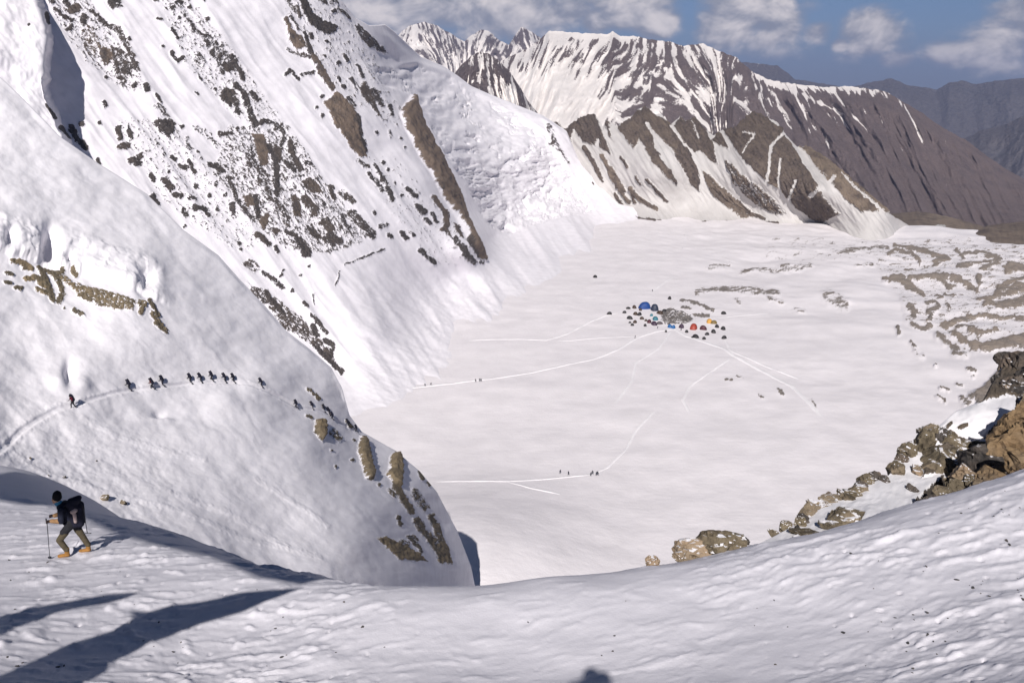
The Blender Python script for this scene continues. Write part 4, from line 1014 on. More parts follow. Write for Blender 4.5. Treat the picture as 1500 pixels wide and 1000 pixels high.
crev = sstep(9, 3, seg_dist(U, V, [(1505, 596), (1465, 626), (1420, 668), (1390, 700), (1362, 722), (1344, 738)]))
rel = (fbm(U / 40., V / 30., 3) * 4 + .8 * fbm(U / 9., V / 6., 3) + sstep(.4, .6, rk) * (2 + 4 * ridged(U / 9., V / 8., 3)) - 26 * crev) * sstep(0, .04, t)
P = P + grid_normals(P) * (rel * mp)[..., None]
P_sp, U_sp, V_sp = P, U, V
M_SPUR = snow_rock_material('crag_snow', .25, ((.045, .04, .036), (.12, .10, .085), (.25, .18, .1)), snow=(.80, .78, .80), bump=.3)
P2, A2 = with_skirt(P, {'rock': rk, 'tint': T}, 9, 14)
grid_object('snow_spur', P2, M_SPUR, A2)

# --- crag boulders: (u, v, width px, height px, material, turn)
outcrop_specs = {
    ('stepped olive rock rib along the edge of the snow spur', 'rock rib'): [
        (1152, 771, 17, 15, M_OLIVE), (1134, 781, 18, 6, M_OLIVE), (1172, 768, 16, 22, M_OLIVE), (1180, 752, 20, 24, M_OLIVE), (1196, 742, 28, 16, M_OLIVE), (1216, 734, 30, 13, M_OLIVE), (1214, 727, 14, 10, M_DARKR), (1238, 727, 28, 14, M_OLIVE), (1258, 716, 26, 18, M_OLIVE), (1266, 704, 18, 20, M_OLIVE), (1280, 699, 18, 18, M_DARKR), (1168, 775, 10, 12, M_DARKR)],
    ('cluster of blocky olive boulders below the smooth snow slab', 'rock outcrop'): [
        (1309, 689, 18, 30, M_OLIVE), (1321, 674, 14, 22, M_DARKR), (1331, 664, 24, 32, M_OLIVE), (1350, 655, 26, 42, M_OLIVE), (1361, 634, 26, 30, M_OLIVE), (1376, 643, 18, 24, M_DARKR), (1391, 648, 32, 30, M_OLIVE), (1378, 634, 20, 16, M_DARKR), (1372, 684, 58, 42, M_OLIVE), (1400, 672, 44, 34, M_OLIVE), (1418, 656, 46, 28, M_OLIVE), (1343, 690, 20, 16, M_TAN), (1362, 664, 16, 14, M_DARKR), (1336, 718, 14, 16, M_DARKR), (1295, 704, 14, 16, M_DARKR)],
    ('heap of large ochre boulders above the dark cleft', 'rock outcrop'): [
        (1478, 632, 40, 44, M_OCHRE), (1502, 618, 34, 36, M_OCHRE), (1512, 650, 56, 50, M_OCHRE), (1478, 662, 50, 44, M_OCHRE), (1500, 682, 56, 32, M_OCHRE), (1444, 676, 62, 44, M_DARKR), (1410, 694, 28, 26, M_TAN), (1426, 710, 30, 20, M_OLIVE), (1396, 714, 34, 24, M_OLIVE), (1378, 724, 24, 22, M_OLIVE), (1458, 704, 60, 20, M_OCHRE), (1364, 736, 20, 16, M_DARKR), (1530, 600, 60, 60, M_OCHRE), (1560, 640, 80, 80, M_OCHRE), (1506, 592, 34, 22, M_DARKR)],
    ('dark broken rocks on the scree above the snow slab', 'rock outcrop'): [
        (1472, 524, 20, 22, M_DARKR), (1496, 540, 40, 36, M_DARKR), (1492, 566, 44, 26, M_DARKR), (1520, 552, 60, 50, M_DARKR), (1478, 571, 18, 12, M_TAN), (1460, 556, 16, 14, M_DARKR), (1502, 580, 34, 22, M_DARKR)],
    ('low dark olive rocks half buried below the rock rib', 'rock outcrop'): [
        (1235, 763, 50, 26, M_OLIVE), (1218, 772, 30, 20, M_OLIVE), (1188, 782, 44, 12, M_OLIVE), (1172, 788, 26, 8, M_OLIVE), (1225, 751, 12, 8, M_DARKR), (1252, 754, 16, 10, M_DARKR)],
    ('tan and olive boulder half drifted over at the lip of the snow slope', 'boulder'): [
        (1018, 812, 50, 34, M_TAN), (1040, 797, 56, 36, M_OLIVE), (1068, 798, 48, 30, M_OLIVE), (1084, 794, 20, 14, M_DARKR), (1000, 818, 24, 18, M_TAN)],
    ('small tan boulder poking out beside the larger drifted boulder', 'boulder'): [(954, 822, 18, 20, M_TAN)],
}
k = 0
fR_lip = lambda u, v: np.interp(u, [940, 1000, 1100], [18.6, 19.4, 21.0])
for (label, cat), specs in outcrop_specs.items():
    if 'rib along' in label:                 # close the gaps of the rib with smaller blocks
        specs = specs + [((a_[0] + b_[0]) / 2, (a_[1] + b_[1]) / 2 + 2, (a_[2] + b_[2]) * .42, (a_[3] + b_[3]) * .36, M_DARKR if i_ % 3 == 0 else M_OLIVE) for i_, (a_, b_) in enumerate(zip(specs[2:10], specs[3:11]))]
    near = 'lip of' in label or 'larger drifted' in label
    pts = []
    for (u, v, w, h, mat) in specs:
        R = float(fR_lip(u, v) if near else fR_sp(np.array([float(u)]), np.array([float(v)]))[0])
        if 'ochre' in label: R *= .92
        pts.append(at(np.float64(u), np.float64(v), R))
    base = Vector(np.mean(pts, 0)); base.z = min(p[2] for p in pts)
    multi = len(specs) > 1
    if multi:
        root = link(bpy.data.objects.new('rock_outcrop', None)); root.location = base
        tag(root, label, cat)
    for (u, v, w, h, mat), p in zip(specs, pts):
        k += 1
        sl_ = float(np.linalg.norm(p - np.array([0, 0, CZ]))) / F
        me = rock_mesh('boulder', k, 4, 15, .032, 1.0, mat)
        o = link(bpy.data.objects.new('boulder', me))
        rr_ = random.Random(k)
        W, H = (w * sl_ * .70, h * sl_ * .70) if mat is M_OCHRE else (w * sl_ * .67, h * sl_ * .66)
        o.scale = (W, (W + H) * .55, H)
        o.rotation_euler = (rr_.uniform(-.25, .25), rr_.uniform(-.3, .3), rr_.uniform(-.6, .6))
        o.location = Vector(p)
        if multi:
            o.parent = root; o.matrix_parent_inverse = Matrix.Translation(-base)
        else:
            tag(o, label, cat)

# --- dark chips added for small shadows among the lumps of crusted snow
chips = [rock_mesh('stone', 200 + i, 2, 9, .06, .7, M_CHIP) for i in range(6)]
r = random.Random(5)
stones = [(1069, 768), (1312, 757)][:0]
for i in range(190):
    if i < 70:
        u, v = r.uniform(10, 420), r.uniform(812, 985)
        if v < 830 and u > 250: v += 30
    elif i < 180:
        u = 1500 - abs(r.gauss(0, 170)); v = r.uniform(0, 1); v = (692 + (1500 - u) * .24 + 20) * (1 - v) + 995 * v
    else:
        u, v = r.uniform(450, 1200), r.uniform(875, 990)
    g_ = ground_hit(u, v)
    if i < 180 and float(fbm(np.array([g_.x / 1.6]), np.array([g_.y / 1.6]), 2)[0]) < .05: continue
    stones.append((u, v))
for i, (u, v) in enumerate(stones):
    p = ground_hit(u, v)
    s = .014 + .026 * r.random() ** 2
    o = link(bpy.data.objects.new('stone', chips[i % 6]))
    o.location = p + Vector((0, 0, s * .1)); o.scale = (s * r.uniform(1, 1.8), s, s * .7); o.rotation_euler = (r.uniform(-.3, .3), r.uniform(-.3, .3), r.uniform(0, 6.3))
    tag(o, 'small dark chip added for a shadow in the crusted foreground snow', 'stone', 'dark chips added for small shadows on the foreground snow')
for i, (u, v, w) in enumerate([(142, 674, 4), (155, 728, 14), (181, 736, 11), (95, 699, 7), (405, 808, 24), (665, 846, 16), (136, 741, 5)]):
    p = ground_hit(u, v) if i in (4, 5) else on_sheet(u, v, P_sh, U_sh, V_sh)
    sl_ = (p - Vector((0, 0, CZ))).length / F
    o = link(bpy.data.objects.new('boulder', rock_mesh('boulder', 300 + i, 3, 12, .05, 1.0, M_OLIVE if i in (1, 2) else M_DARKR)))
    o.location = p; o.scale = (w * .5 * sl_, w * .45 * sl_, w * .30 * sl_)
    tag(o, ['dark pebble-sized rock on the debris snow above the shaded hollow', 'olive boulder on the rim of the shaded hollow, the wider of the pair', 'olive boulder on the rim of the shaded hollow, beside a wider one', 'dark rock on the debris snow just above the walking climber', 'low dark rock patch at the foot of the shaded hollow', 'dark rock at the lip of the slope below the brown rock triangle', 'dark rock at the shadow edge right of the walking climber'][i], 'rock')

# --- unseen shapes added left of the frame, outlined to cast the snow's shadows
def shadow_fin(name, outline, dist, thick, label):
    base = [ground_hit(p_[0], p_[1]) for p_ in outline]
    if len(outline[0]) > 2:                     # own throw for every point: (u, v, metres towards the sun, lift)
        base = [b + Vector(SUN) * (p_[2] - dist) + Vector((0, 0, p_[3])) for b, p_ in zip(base, outline)]
    s = Vector(SUN)
    bm = bmesh.new()
    n = 10
    rings = []
    for kx in range(n):
        f = kx / (n - 1)
        ring = []
        c = sum((b for b in base), Vector()) / len(base)
        shrink = 1 - .35 * (2 * f - 1) ** 4
        for b in base:
            q = c + (b - c) * shrink + s * (dist + (f - .5) * thick)
            ring.append(bm.verts.new(q))
        rings.append(ring)
    m = len(base)
    for a_, b_ in zip(rings[:-1], rings[1:]):
        for i in range(m):
            bm.faces.new((a_[i], a_[(i + 1) % m], b_[(i + 1) % m], b_[i]))
    bm.faces.new(rings[0][::-1]); bm.faces.new(rings[-1])
    bmesh.ops.recalc_face_normals(bm, faces=bm.faces)
    me = bpy.data.meshes.new(name); bm.to_mesh(me); bm.free()
    me.materials.append(M_DARKR)
    o = link(bpy.data.objects.new(name, me))
    tag(o, label, 'rock')
    return o


shadow_fin('shadow_caster_fin', [(-60, 1010), (7, 987), (50, 967), (100, 943), (134, 933), (167, 923), (195, 906), (187, 893), (217, 896), (250, 886), (300, 880), (324, 875), (351, 868), (401, 863), (446, 861), (391, 880), (357, 896), (290, 915), (217, 943), (177, 963), (127, 987), (100, 1012), (40, 1040), (-60, 1060)], 12.6, 1.0, 'unseen rock fin shaped to throw the long shadow on the snow')
shadow_fin('shadow_caster_fin', [(-80, 925), (7, 900), (67, 886), (124, 876), (160, 870), (207, 867), (180, 878), (137, 885), (83, 896), (43, 913), (7, 923), (-80, 960)], 14.0, .8, 'smaller unseen rock fin shaped to throw the short shadow below the walking climber')

shadow_fin('shadow_caster_wall', [(-60, 700, 23, 1), (8, 690, 23, 1), (60, 712, 22, 1), (150, 746, 21, 1), (270, 798, 18.5, .7), (400, 838, 16, .4), (480, 853, 14.5, .2),
                         (440, 856, 15, 0), (380, 846, 16, 0), (320, 818, 17.5, 0), (220, 796, 19, 0), (160, 778, 20.5, 0), (120, 758, 21, 0), (60, 733, 22, 0), (8, 722, 23, 0), (-60, 722, 23, 0)], 19.0, 1.5, 'broad unseen wall added off to the side to shade the hollow behind the climber')  # unseen wall, added only to cast shade over the hollow

# ------------------------------------------------------------------ people
CAPS = {}


def body_mesh(name, prims, mats, voxel):
    """prims: (p0, p1, r0, r1, material index) tapered capsules grown into one continuous surface"""
    bm = bmesh.new()
    for (p0, p1, r0, r1, mi) in prims:
        p0 = Vector(p0); p1 = Vector(p1)
        n = max(2, int((p1 - p0).length / (min(r0, r1) * .5)) + 1)
        for i in range(n):
            f = i / (n - 1)
            bmesh.ops.create_icosphere(bm, subdivisions=2, radius=r0 + (r1 - r0) * f, matrix=Matrix.Translation(p0.lerp(p1, f)))
    me = bpy.data.meshes.new(name + '_raw'); bm.to_mesh(me); bm.free()
    tmp = link(bpy.data.objects.new('tmp', me))
    md = tmp.modifiers.new('r', 'REMESH'); md.mode = 'VOXEL'; md.voxel_size = voxel; md.use_smooth_shade = True
    ms = tmp.modifiers.new('s', 'SMOOTH'); ms.factor = .5; ms.iterations = 2
    dg = bpy.context.evaluated_depsgraph_get()
    out = bpy.data.meshes.new_from_object(tmp.evaluated_get(dg))
    out.name = name
    bpy.data.objects.remove(tmp); bpy.data.meshes.remove(me)
    out.materials.clear()
    for m in mats: out.materials.append(m)
    nf = len(out.polygons)
    cen = np.empty(nf * 3, np.float32); out.polygons.foreach_get('center', cen); cen = cen.reshape(-1, 3)
    best = np.full(nf, 1e9); mi_ = np.zeros(nf, np.int32)
    for (p0, p1, r0, r1, mi) in prims:
        a = np.array(p0); b = np.array(p1); ab = b - a
        tt = np.clip(((cen - a) @ ab) / (ab @ ab + 1e-9), 0, 1)
        d = np.linalg.norm(cen - a - tt[:, None] * ab, axis=1) - (r0 + (r1 - r0) * tt)
        w = d < best
        best = np.where(w, d, best); mi_ = np.where(w, mi, mi_)
    out.polygons.foreach_set('material_index', mi_)
    out.polygons.foreach_set('use_smooth', np.ones(nf, bool))
    return out


def cloth(name, c, **k):
    return plain_material(name, c, .85, .18, 14.0, .35, .15)


M_NAVY = cloth('navy_jacket', (.016, .018, .032)); M_TROUSER = cloth('olive_trousers', (.085, .07, .045)); M_BOOT = cloth('tan_boots', (.30, .15, .045)); M_SKIN = cloth('skin', (.42, .26, .18)); M_SLEEVE = cloth('brown_sleeve', (.26, .15, .075)); M_BLUE = cloth('blue_scarf', (.05, .19, .33)); M_HAT = cloth('black_knit', (.008, .008, .010))
M_PACK = cloth('dark_pack', (.014, .014, .026)); M_PACKG = cloth('grey_pack_pocket', (.36, .28, .27)); M_GLOVE = cloth('dark_gloves', (.03, .02, .02)); M_DARKP = cloth('charcoal_trousers', (.02, .02, .024)); M_RED = cloth('maroon_jacket', (.075, .008, .016)); M_RUST = cloth('rust_jacket', (.09, .022, .015)); M_BLACKJ = cloth('black_jacket', (.012, .012, .016)); M_POLE = plain_material('pole_metal', (.035, .035, .045), .45, .1, 20., .05, .5)


def tube_mesh(name, segs, mat, sides=8):
    bm = bmesh.new()
    for (p0, p1, r0, r1) in segs:
        p0 = Vector(p0); p1 = Vector(p1); d = p1 - p0
        rot = d.to_track_quat('Z', 'Y').to_matrix().to_4x4()
        bmesh.ops.create_cone(bm, cap_ends=True, segments=sides, radius1=r0, radius2=r1, depth=d.length, matrix=Matrix.Translation((p0 + p1) / 2) @ rot)
    me = bpy.data.meshes.new(name); bm.to_mesh(me); bm.free(); me.materials.append(mat)
    return me


def child(name, me, parent):
    o = link(bpy.data.objects.new(name, me)); o.parent = parent
    return o


# --- the near climber walking left with a trekking pole (local: faces -x, camera side is -y)
mats = [M_NAVY, M_TROUSER, M_BOOT, M_SKIN, M_SLEEVE, M_BLUE, M_GLOVE, M_DARKP]
pr = [((-.02, -.06, .92), (-.02, .06, .92), .155, .155, 7), ((-.04, 0, .98), (-.10, 0, 1.22), .155, .175, 0), ((-.10, 0, 1.22), (-.16, 0, 1.38), .175, .14, 0), ((-.15, -.17, 1.38), (-.15, .17, 1.38), .085, .085, 0),
      ((-.17, 0, 1.44), (-.24, 0, 1.52), .075, .07, 5), ((-.215, 0, 1.475), (-.25, 0, 1.49), .085, .085, 5), ((-.255, 0, 1.62), (-.27, 0, 1.60), .098, .09, 3), ((-.29, 0, 1.545), (-.30, 0, 1.53), .065, .055, 3), ((-.362, 0, 1.605), (-.368, 0, 1.575), .016, .020, 3), ((-.35, -.03, 1.53), (-.35, .03, 1.53), .016, .016, 3),
      ((-.25, -.10, 1.60), (-.25, -.105, 1.57), .022, .018, 3), ((-.25, .10, 1.60), (-.25, .105, 1.57), .022, .018, 3)]
for sy, hx, kx, kz, fx0, fz in ((-1, -.03, -.33, .50, -.22, .10), (1, .0, .16, .47, .24, .08)):
    y0 = .09 * sy
    pr += [((hx, y0, .88), (kx * .55 + hx * .45, y0, (kz + .88) / 2 + .02), .12, .10, 7), ((kx * .5 + hx * .5, y0, (kz + .88) / 2), (kx, y0, kz), .10, .082, 1), ((kx, y0, kz), (fx0 + .02, y0, fz + .12), .082, .072, 1), ((fx0 + .02, y0, fz + .14), (fx0 + .02, y0, fz + .04), .066, .062, 2), ((fx0 + .03, y0, fz - .03), (fx0 - .17, y0, fz - .04), .055, .048, 2)]
for sy in (-1, 1):
    y0 = .21 * sy
    hx, hy, hz = -.46, .15 * sy - .03, 1.10
    pr += [((-.15, y0, 1.37), (-.17, y0 * 1.2, 1.10), .085, .075, 0), ((-.17, y0 * 1.2, 1.10), (hx + .06, hy, hz), .072, .055, 4), ((hx + .05, hy, hz), (hx - .02, hy, hz), .040, .040, 6)]
    for fi in range(4):
        zf = hz + .035 - .023 * fi
        pr += [((hx - .02, hy, zf), (hx - .065, hy - .015, zf - .004), .013, .012, 6), ((hx - .065, hy - .015, zf - .004), (hx - .06, hy - .045, zf - .008), .012, .010, 6)]
    pr += [((hx + .01, hy - .02, hz + .03), (hx - .04, hy - .045, hz + .045), .014, .012, 6)]
me = body_mesh('person', pr, mats, .014)
hp = ground_hit(113, 811)
hiker = link(bpy.data.objects.new('person', me))
hiker.location = hp + Vector((0, 0, -.02)); hiker.rotation_euler = (0, 0, math.radians(14))
tag(hiker, 'climber in navy jacket and black hat walking uphill with a big pack and pole', 'person')
hat = body_mesh('knitted_hat', [((-.245, 0, 1.66), (-.235, 0, 1.72), .118, .108, 0), ((-.235, 0, 1.74), (-.228, 0, 1.79), .085, .05, 0), ((-.25, -.08, 1.61), (-.23, .08, 1.61), .04, .04, 0), ((-.215, -.085, 1.60), (-.215, .085, 1.60), .035, .035, 0)], [M_HAT], .016)
child('knitted_hat', hat, hiker)
pk = body_mesh('backpack', [((.10, -.09, .92), (.10, -.09, 1.40), .12, .13, 0), ((.10, .09, .92), (.10, .09, 1.40), .12, .13, 0), ((.20, -.07, .90), (.21, -.07, 1.34), .11, .12, 0), ((.20, .07, .90), (.21, .07, 1.34), .11, .12, 0), ((.02, -.10, 1.46), (.22, -.10, 1.53), .085, .075, 0), ((.02, .10, 1.46), (.22, .10, 1.53), .085, .075, 0)], [M_PACK], .022)
pack = child('backpack', pk, hiker)
child('side_pocket', body_mesh('side_pocket', [((.10, -.20, 1.30), (.17, -.20, 1.33), .055, .06, 0), ((.14, -.20, 1.22), (.14, -.20, 1.02), .05, .045, 0)], [M_PACKG], .018), pack)
child('ice_axe', tube_mesh('ice_axe', [((.33, -.06, .60), (.33, -.06, 1.30), .011, .011), ((.24, -.06, .60), (.42, -.06, .585), .008, .016)], M_POLE), pack)
child('shoulder_strap', tube_mesh('shoulder_strap', [((-.02, -.13, 1.475), (-.22, -.15, 1.40), .022, .022), ((-.22, -.15, 1.40), (-.24, -.14, 1.22), .022, .022), ((-.24, -.14, 1.22), (-.12, -.17, 1.04), .022, .018)], M_PACK), pack)
child('hip_belt', tube_mesh('hip_belt', [((.05, -.15, .98), (-.14, -.16, .97), .03, .03), ((-.14, -.16, .97), (-.2, -.05, .97), .03, .025)], M_PACK), pack)
pole = link(bpy.data.objects.new('trekking_pole', tube_mesh('trekking_pole', [((-.515, -.21, 1.20), (-.51, -.20, 1.05), .018, .016), ((-.51, -.20, 1.06), (-.60, -.16, .02), .011, .007), ((-.594, -.162, .10), (-.596, -.161, .085), .045, .045)], M_POLE)))
pole.location = hiker.location; pole.rotation_euler = hiker.rotation_euler
tag(pole, 'dark trekking pole gripped by the walking climber in the black hat', 'trekking pole')

# --- the photographer, known from the head shadow at the bottom of the picture
pr = [((0, -.42, -.80), (0, -.45, -.35), .18, .21, 0), ((-.2, -.45, -.28), (.2, -.45, -.28), .09, .09, 0), ((0, -.44, -.22), (0, -.42, -.12), .07, .07, 3), ((0, -.40, .02), (0, -.40, 0), .15, .14, 7), ((0, -.42, -.06), (0, -.40, .03), .16, .165, 7)]
for sx in (-1, 1):
    pr += [((.1 * sx, -.42, -.82), (.11 * sx, -.38, -1.28), .11, .085, 1), ((.11 * sx, -.38, -1.28), (.12 * sx, -.44, -1.66), .085, .07, 1), ((.12 * sx, -.40, -1.70), (.13 * sx, -.22, -1.72), .06, .05, 2), ((.22 * sx, -.44, -.30), (.36 * sx, -.34, -.42), .075, .065, 0), ((.36 * sx, -.34, -.42), (.13 * sx, -.18, -.56), .06, .045, 0), ((.13 * sx, -.18, -.56), (.10 * sx, -.14, -.55), .042, .038, 6)]
    for fi in range(4):
        pr += [((.10 * sx, -.14, -.58 + .02 * fi), (.05 * sx, -.11, -.58 + .02 * fi), .012, .010, 6)]
    pr += [((.11 * sx, -.15, -.53), (.06 * sx, -.14, -.52), .013, .011, 6)]
me = body_mesh('person', pr, [M_NAVY, M_DARKP, M_BOOT, M_SKIN, M_SLEEVE, M_BLUE, M_GLOVE, M_HAT], .025)
photog = link(bpy.data.objects.new('person', me)); photog.location = (0, -.02, CZ + .53)
tag(photog, 'person taking the picture, known by the dark head shadow on the snow', 'person')
child('backpack', body_mesh('backpack', [((-.16, -.70, -.75), (-.16, -.70, .02), .17, .17, 0), ((.16, -.70, -.75), (.18, -.70, .16), .17, .18, 0), ((-.36, -.70, -.2), (-.36, -.70, .02), .10, .11, 0)], [M_PACK], .035), photog)


# --- distant roped climbers, bent under big packs
def climber_meshes(tagname, stride, lean, mats):
    L = lean
    p = [((0, -.07, .90), (0, .07, .90), .15, .15, 1), ((0, 0, .95), (-.22 * L, 0, 1.32), .16, .18, 0), ((-.22 * L, -.16, 1.36), (-.22 * L, .16, 1.36), .09, .09, 0), ((-.27 * L, 0, 1.44), (-.33 * L, 0, 1.52), .07, .07, 2), ((-.36 * L, 0, 1.60), (-.36 * L, 0, 1.64), .115, .12, 3)]
    for sy in (-1, 1):
        s = stride * sy
        p += [((0, .09 * sy, .88), (-.18 * abs(s) - .1 * s, .1 * sy, .48), .115, .085, 1), ((-.18 * abs(s) - .1 * s, .1 * sy, .48), (-.30 * s, .1 * sy, .08), .085, .07, 1), ((-.30 * s, .1 * sy, .05), (-.30 * s - .16, .1 * sy, .04), .06, .05, 1),
              ((-.2 * L, .2 * sy, 1.34), (-.24 * L, .25 * sy, 1.08), .07, .06, 0), ((-.24 * L, .25 * sy, 1.08), (-.26 * L - .22, .2 * sy, 1.0), .055, .045, 0), ((-.26 * L - .22, .2 * sy, 1.0), (-.26 * L - .30, .2 * sy, .99), .04, .035, 3)]
    b = body_mesh('person_' + tagname, p, mats, .035)
    q = [((.16 - .1 * L, -.1, 1.02), (.12 - .28 * L, -.1, 1.55), .17, .18, 0), ((.16 - .1 * L, .1, 1.02), (.12 - .28 * L, .1, 1.55), .17, .18, 0), ((.10 - .3 * L, -.16, 1.72), (.10 - .3 * L, .16, 1.72), .10, .10, 0)]
    k_ = body_mesh('backpack_' + tagname, q, [M_PACK], .05)
    return b, k_


VAR = {'black': climber_meshes('a', 1.0, 1.0, [M_BLACKJ, M_DARKP, M_SKIN, M_HAT]), 'navy': climber_meshes('b', .7, 1.25, [M_NAVY, M_DARKP, M_SKIN, M_HAT]), 'rust': climber_meshes('c', 1.0, 1.1, [M_RUST, M_DARKP, M_SKIN, M_HAT]), 'red': climber_meshes('d', .8, .8, [M_RED, M_DARKP, M_SKIN, M_HAT])}


def climber(loc, var, heading, label, group, s=1.0):
    o = link(bpy.data.objects.new('person', VAR[var][0]))
    o.location = loc; o.rotation_euler = (0, 0, heading); o.scale = (s, s, s)
    tag(o, label, 'person', group)
    child('backpack', VAR[var][1], o)
    return o


GT = 'climbers on the traverse path'
trav = [(191, 571, 'black', 'last dark climber behind the maroon one on the snow traverse path'), (224, 568, 'rust', 'climber in a rust jacket on the snow traverse path'), (240, 565, 'black', 'dark climber close behind the rust-jacketed one on the traverse path'),
        (280, 561, 'black', None), (296, 560, 'navy', None), (312, 559.5, 'black', None), (332, 560, 'navy', None), (344, 560, 'black', None), (385, 568, 'navy', 'lone dark climber between the row of five and the rocky edge'),
        (436, 597, 'black', 'dark climber standing apart above the brown rock on the edge'), (460, 599.5, 'navy', 'dark climber beside the thin rocks at the path edge'), (477, 604, 'black', None), (483.5, 608, 'navy', None), (488, 614, 'black', None), (511, 624, 'navy', 'dark climber stepping down the edge just above the last one'), (523.5, 632, 'black', 'lowest dark climber where the path drops over the edge')]
for i, (u, v, var, lab) in enumerate(trav):
    p = on_sheet(u, v, P_sh, U_sh, V_sh)
    lab = lab or ('dark climber in the evenly spaced row of five on the traverse path' if i < 9 else 'dark climber in the tight file going down over the rocky edge')
    climber(p - Vector((0, 0, .05)), var, math.radians(8 + 5 * math.sin(i * 2.1)), lab, GT)
climber(on_sheet(108, 596, P_sh, U_sh, V_sh), 'red', math.radians(60), 'climber in a maroon jacket on the path below the snow hole', GT, 1.05)

# ------------------------------------------------------------------ basin: people, paths, camp
def on_basin(u, v):
    p = on_plane(np.float64(u), np.float64(v), 0.0)
    return Vector((p[0], p[1], float(basin_z(np.array([p[0]]), np.array([p[1]]))[0])))


GB = 'tiny climbers crossing the basin'
for i, (u, v, lab) in enumerate([(623, 566, 'pair'), (631, 565, 'pair'), (697, 561, 'trio'), (702, 560, 'trio'), (705, 560, 'trio'), (820, 697, 'two'), (833, 699, 'two'), (865, 699, 'close'), (868.5, 696, 'close'), (873, 698, 'close'), (876, 697.5, 'close'), (963, 481, 'c1'), (998, 483, 'c2'), (930, 495, 'c3'), (956, 427, 'c4')]):
    text = {'pair': 'tiny dark climber of the pair at the left end of the long basin path', 'trio': 'tiny dark climber of the trio on the long basin path', 'two': 'tiny dark climber walking apart ahead of the close group on the lower basin path', 'close': 'tiny dark climber in the close group on the lower basin path', 'c1': 'tiny dark figure beside the camp rubble at the path junction', 'c2': 'tiny dark figure in front of the purple tent', 'c3': 'tiny lone figure on the path leaving camp', 'c4': 'tiny lone figure on the faint path above the big blue tent'}[lab]
    climber(on_basin(u, v), ('black', 'navy')[i % 2], math.radians(20 + 140 * (i % 2)), text, GB)

M_PATH = snow_rock_material('trodden_snow', 1.2, GREY, snow=(.86, .825, .83), bump=.5)


def path(pts, w, h, n):
    q = resample(pts, n)
    c = on_plane(q[:, 0], q[:, 1], 0.0)
    d = np.gradient(c[:, :2], axis=0); d /= np.linalg.norm(d, axis=1, keepdims=True)
    side = np.stack([-d[:, 1], d[:, 0]], -1)
    prof = [(-1.0, -.25), (-.6, h * .8), (-.2, h), (.2, h * .75), (.6, h), (1.0, -.25)]
    ww = w * (1 + .35 * fbm(np.arange(n) / 3.0, np.arange(n) * 0 + w, 2))
    taper = np.minimum(1, np.minimum(np.arange(n), np.arange(n)[::-1]) / 6.0)
    rows = []
    for (o_, z_) in prof:
        xy = c[:, :2] + side * (o_ * ww)[:, None]
        z = basin_z(xy[:, 0], xy[:, 1]) + np.where(z_ > 0, z_ * (.2 + .8 * taper) * (1 + .5 * fbm(np.arange(n) / 2.0 + o_ * 9, np.arange(n) * 0. + 2, 2)), z_)
        rows.append(np.concatenate([xy, z[:, None]], 1))
    Pp = np.stack(rows, 1)
    grid_object('snow_path', Pp, M_PATH, {'rock': np.zeros(Pp.shape[:2]), 'tint': np.zeros(Pp.shape[:2])})


path([(545, 573), (600, 568), (660, 563), (720, 556), (800, 541), (870, 526), (905, 512), (935, 494), (960, 486), (990, 481)], 1.16, 0.30, 160)
path([(685, 499), (730, 496.5), (800, 497), (830, 488), (860, 473), (885, 463), (905, 459)], 1.16, 0.27, 100)
path([(815, 498), (880, 495), (935, 492.5)], 0.72, 0.16, 50)
path([(988, 481), (1005, 492), (1060, 511), (1075, 523), (1120, 546), (1160, 566), (1190, 596), (1202, 610)], 1.89, 0.32, 120)
path([(1062, 497), (1070, 515), (1090, 524), (1130, 541), (1175, 556)], 1.30, 0.26, 60)
path([(1072, 525), (1040, 545), (1010, 565), (1000, 586), (1009, 602)], 1.16, 0.22, 60)
path([(982, 486), (965, 511), (932, 530), (925, 560), (900, 592)], 1.01, 0.16, 60)
path([(640, 714), (680, 716.5), (740, 716), (790, 709), (830, 702.5), (865, 697)], 0.87, 0.23, 90)
path([(865, 697), (890, 684), (915, 660), (930, 632), (958, 604)], 0.87, 0.18, 50)
path([(745, 717), (780, 728), (820, 734)], 1.01, 0.22, 30)
path([(955, 427), (985, 407), (1020, 386)], 1.01, 0.19, 40)
path([(1020, 468), (1060, 466), (1125, 460)], 0.87, 0.14, 40)

# --- the rubble of stones the camp stands round
r = random.Random(11)
bm = bmesh.new()
poly = [(968, 460), (976, 453), (984, 452), (1000, 457), (1014, 463), (1016, 471), (1000, 475), (976, 475), (970, 470)]
cnt = 0
while cnt < 520:
    u, v = r.uniform(964, 1046), r.uniform(440, 477)
    core = bool(inside(np.array([u]), np.array([v]), poly)[0])
    arm = min(float(seg_dist(np.array([u]), np.array([v]), q_)[0]) for q_ in ([(998, 441), (1010, 441)], [(1014, 443), (1034, 451), (1044, 457)], [(998, 451), (1012, 453)], [(1018, 461), (1038, 463)])) < 1.6
    if not (core or arm): continue
    cnt += 1
    p = on_basin(u, v); s = r.uniform(.25, .8)
    mt = Matrix.Translation(p + Vector((0, 0, s * .15))) @ Matrix.Rotation(r.uniform(0, 6.3), 4, 'Z') @ Matrix.Rotation(r.uniform(-.6, .6), 4, 'X') @ Matrix.Diagonal((s * r.uniform(.8, 1.5), s, s * r.uniform(.5, .9), 1))
    ret = bmesh.ops.create_icosphere(bm, subdivisions=1, radius=1.0, matrix=mt)
    for v_ in ret['verts']: v_.co += Vector((r.uniform(-1, 1), r.uniform(-1, 1), r.uniform(-1, 1))) * s * .18
me = bpy.data.meshes.new('camp_rubble'); bm.to_mesh(me); bm.free()
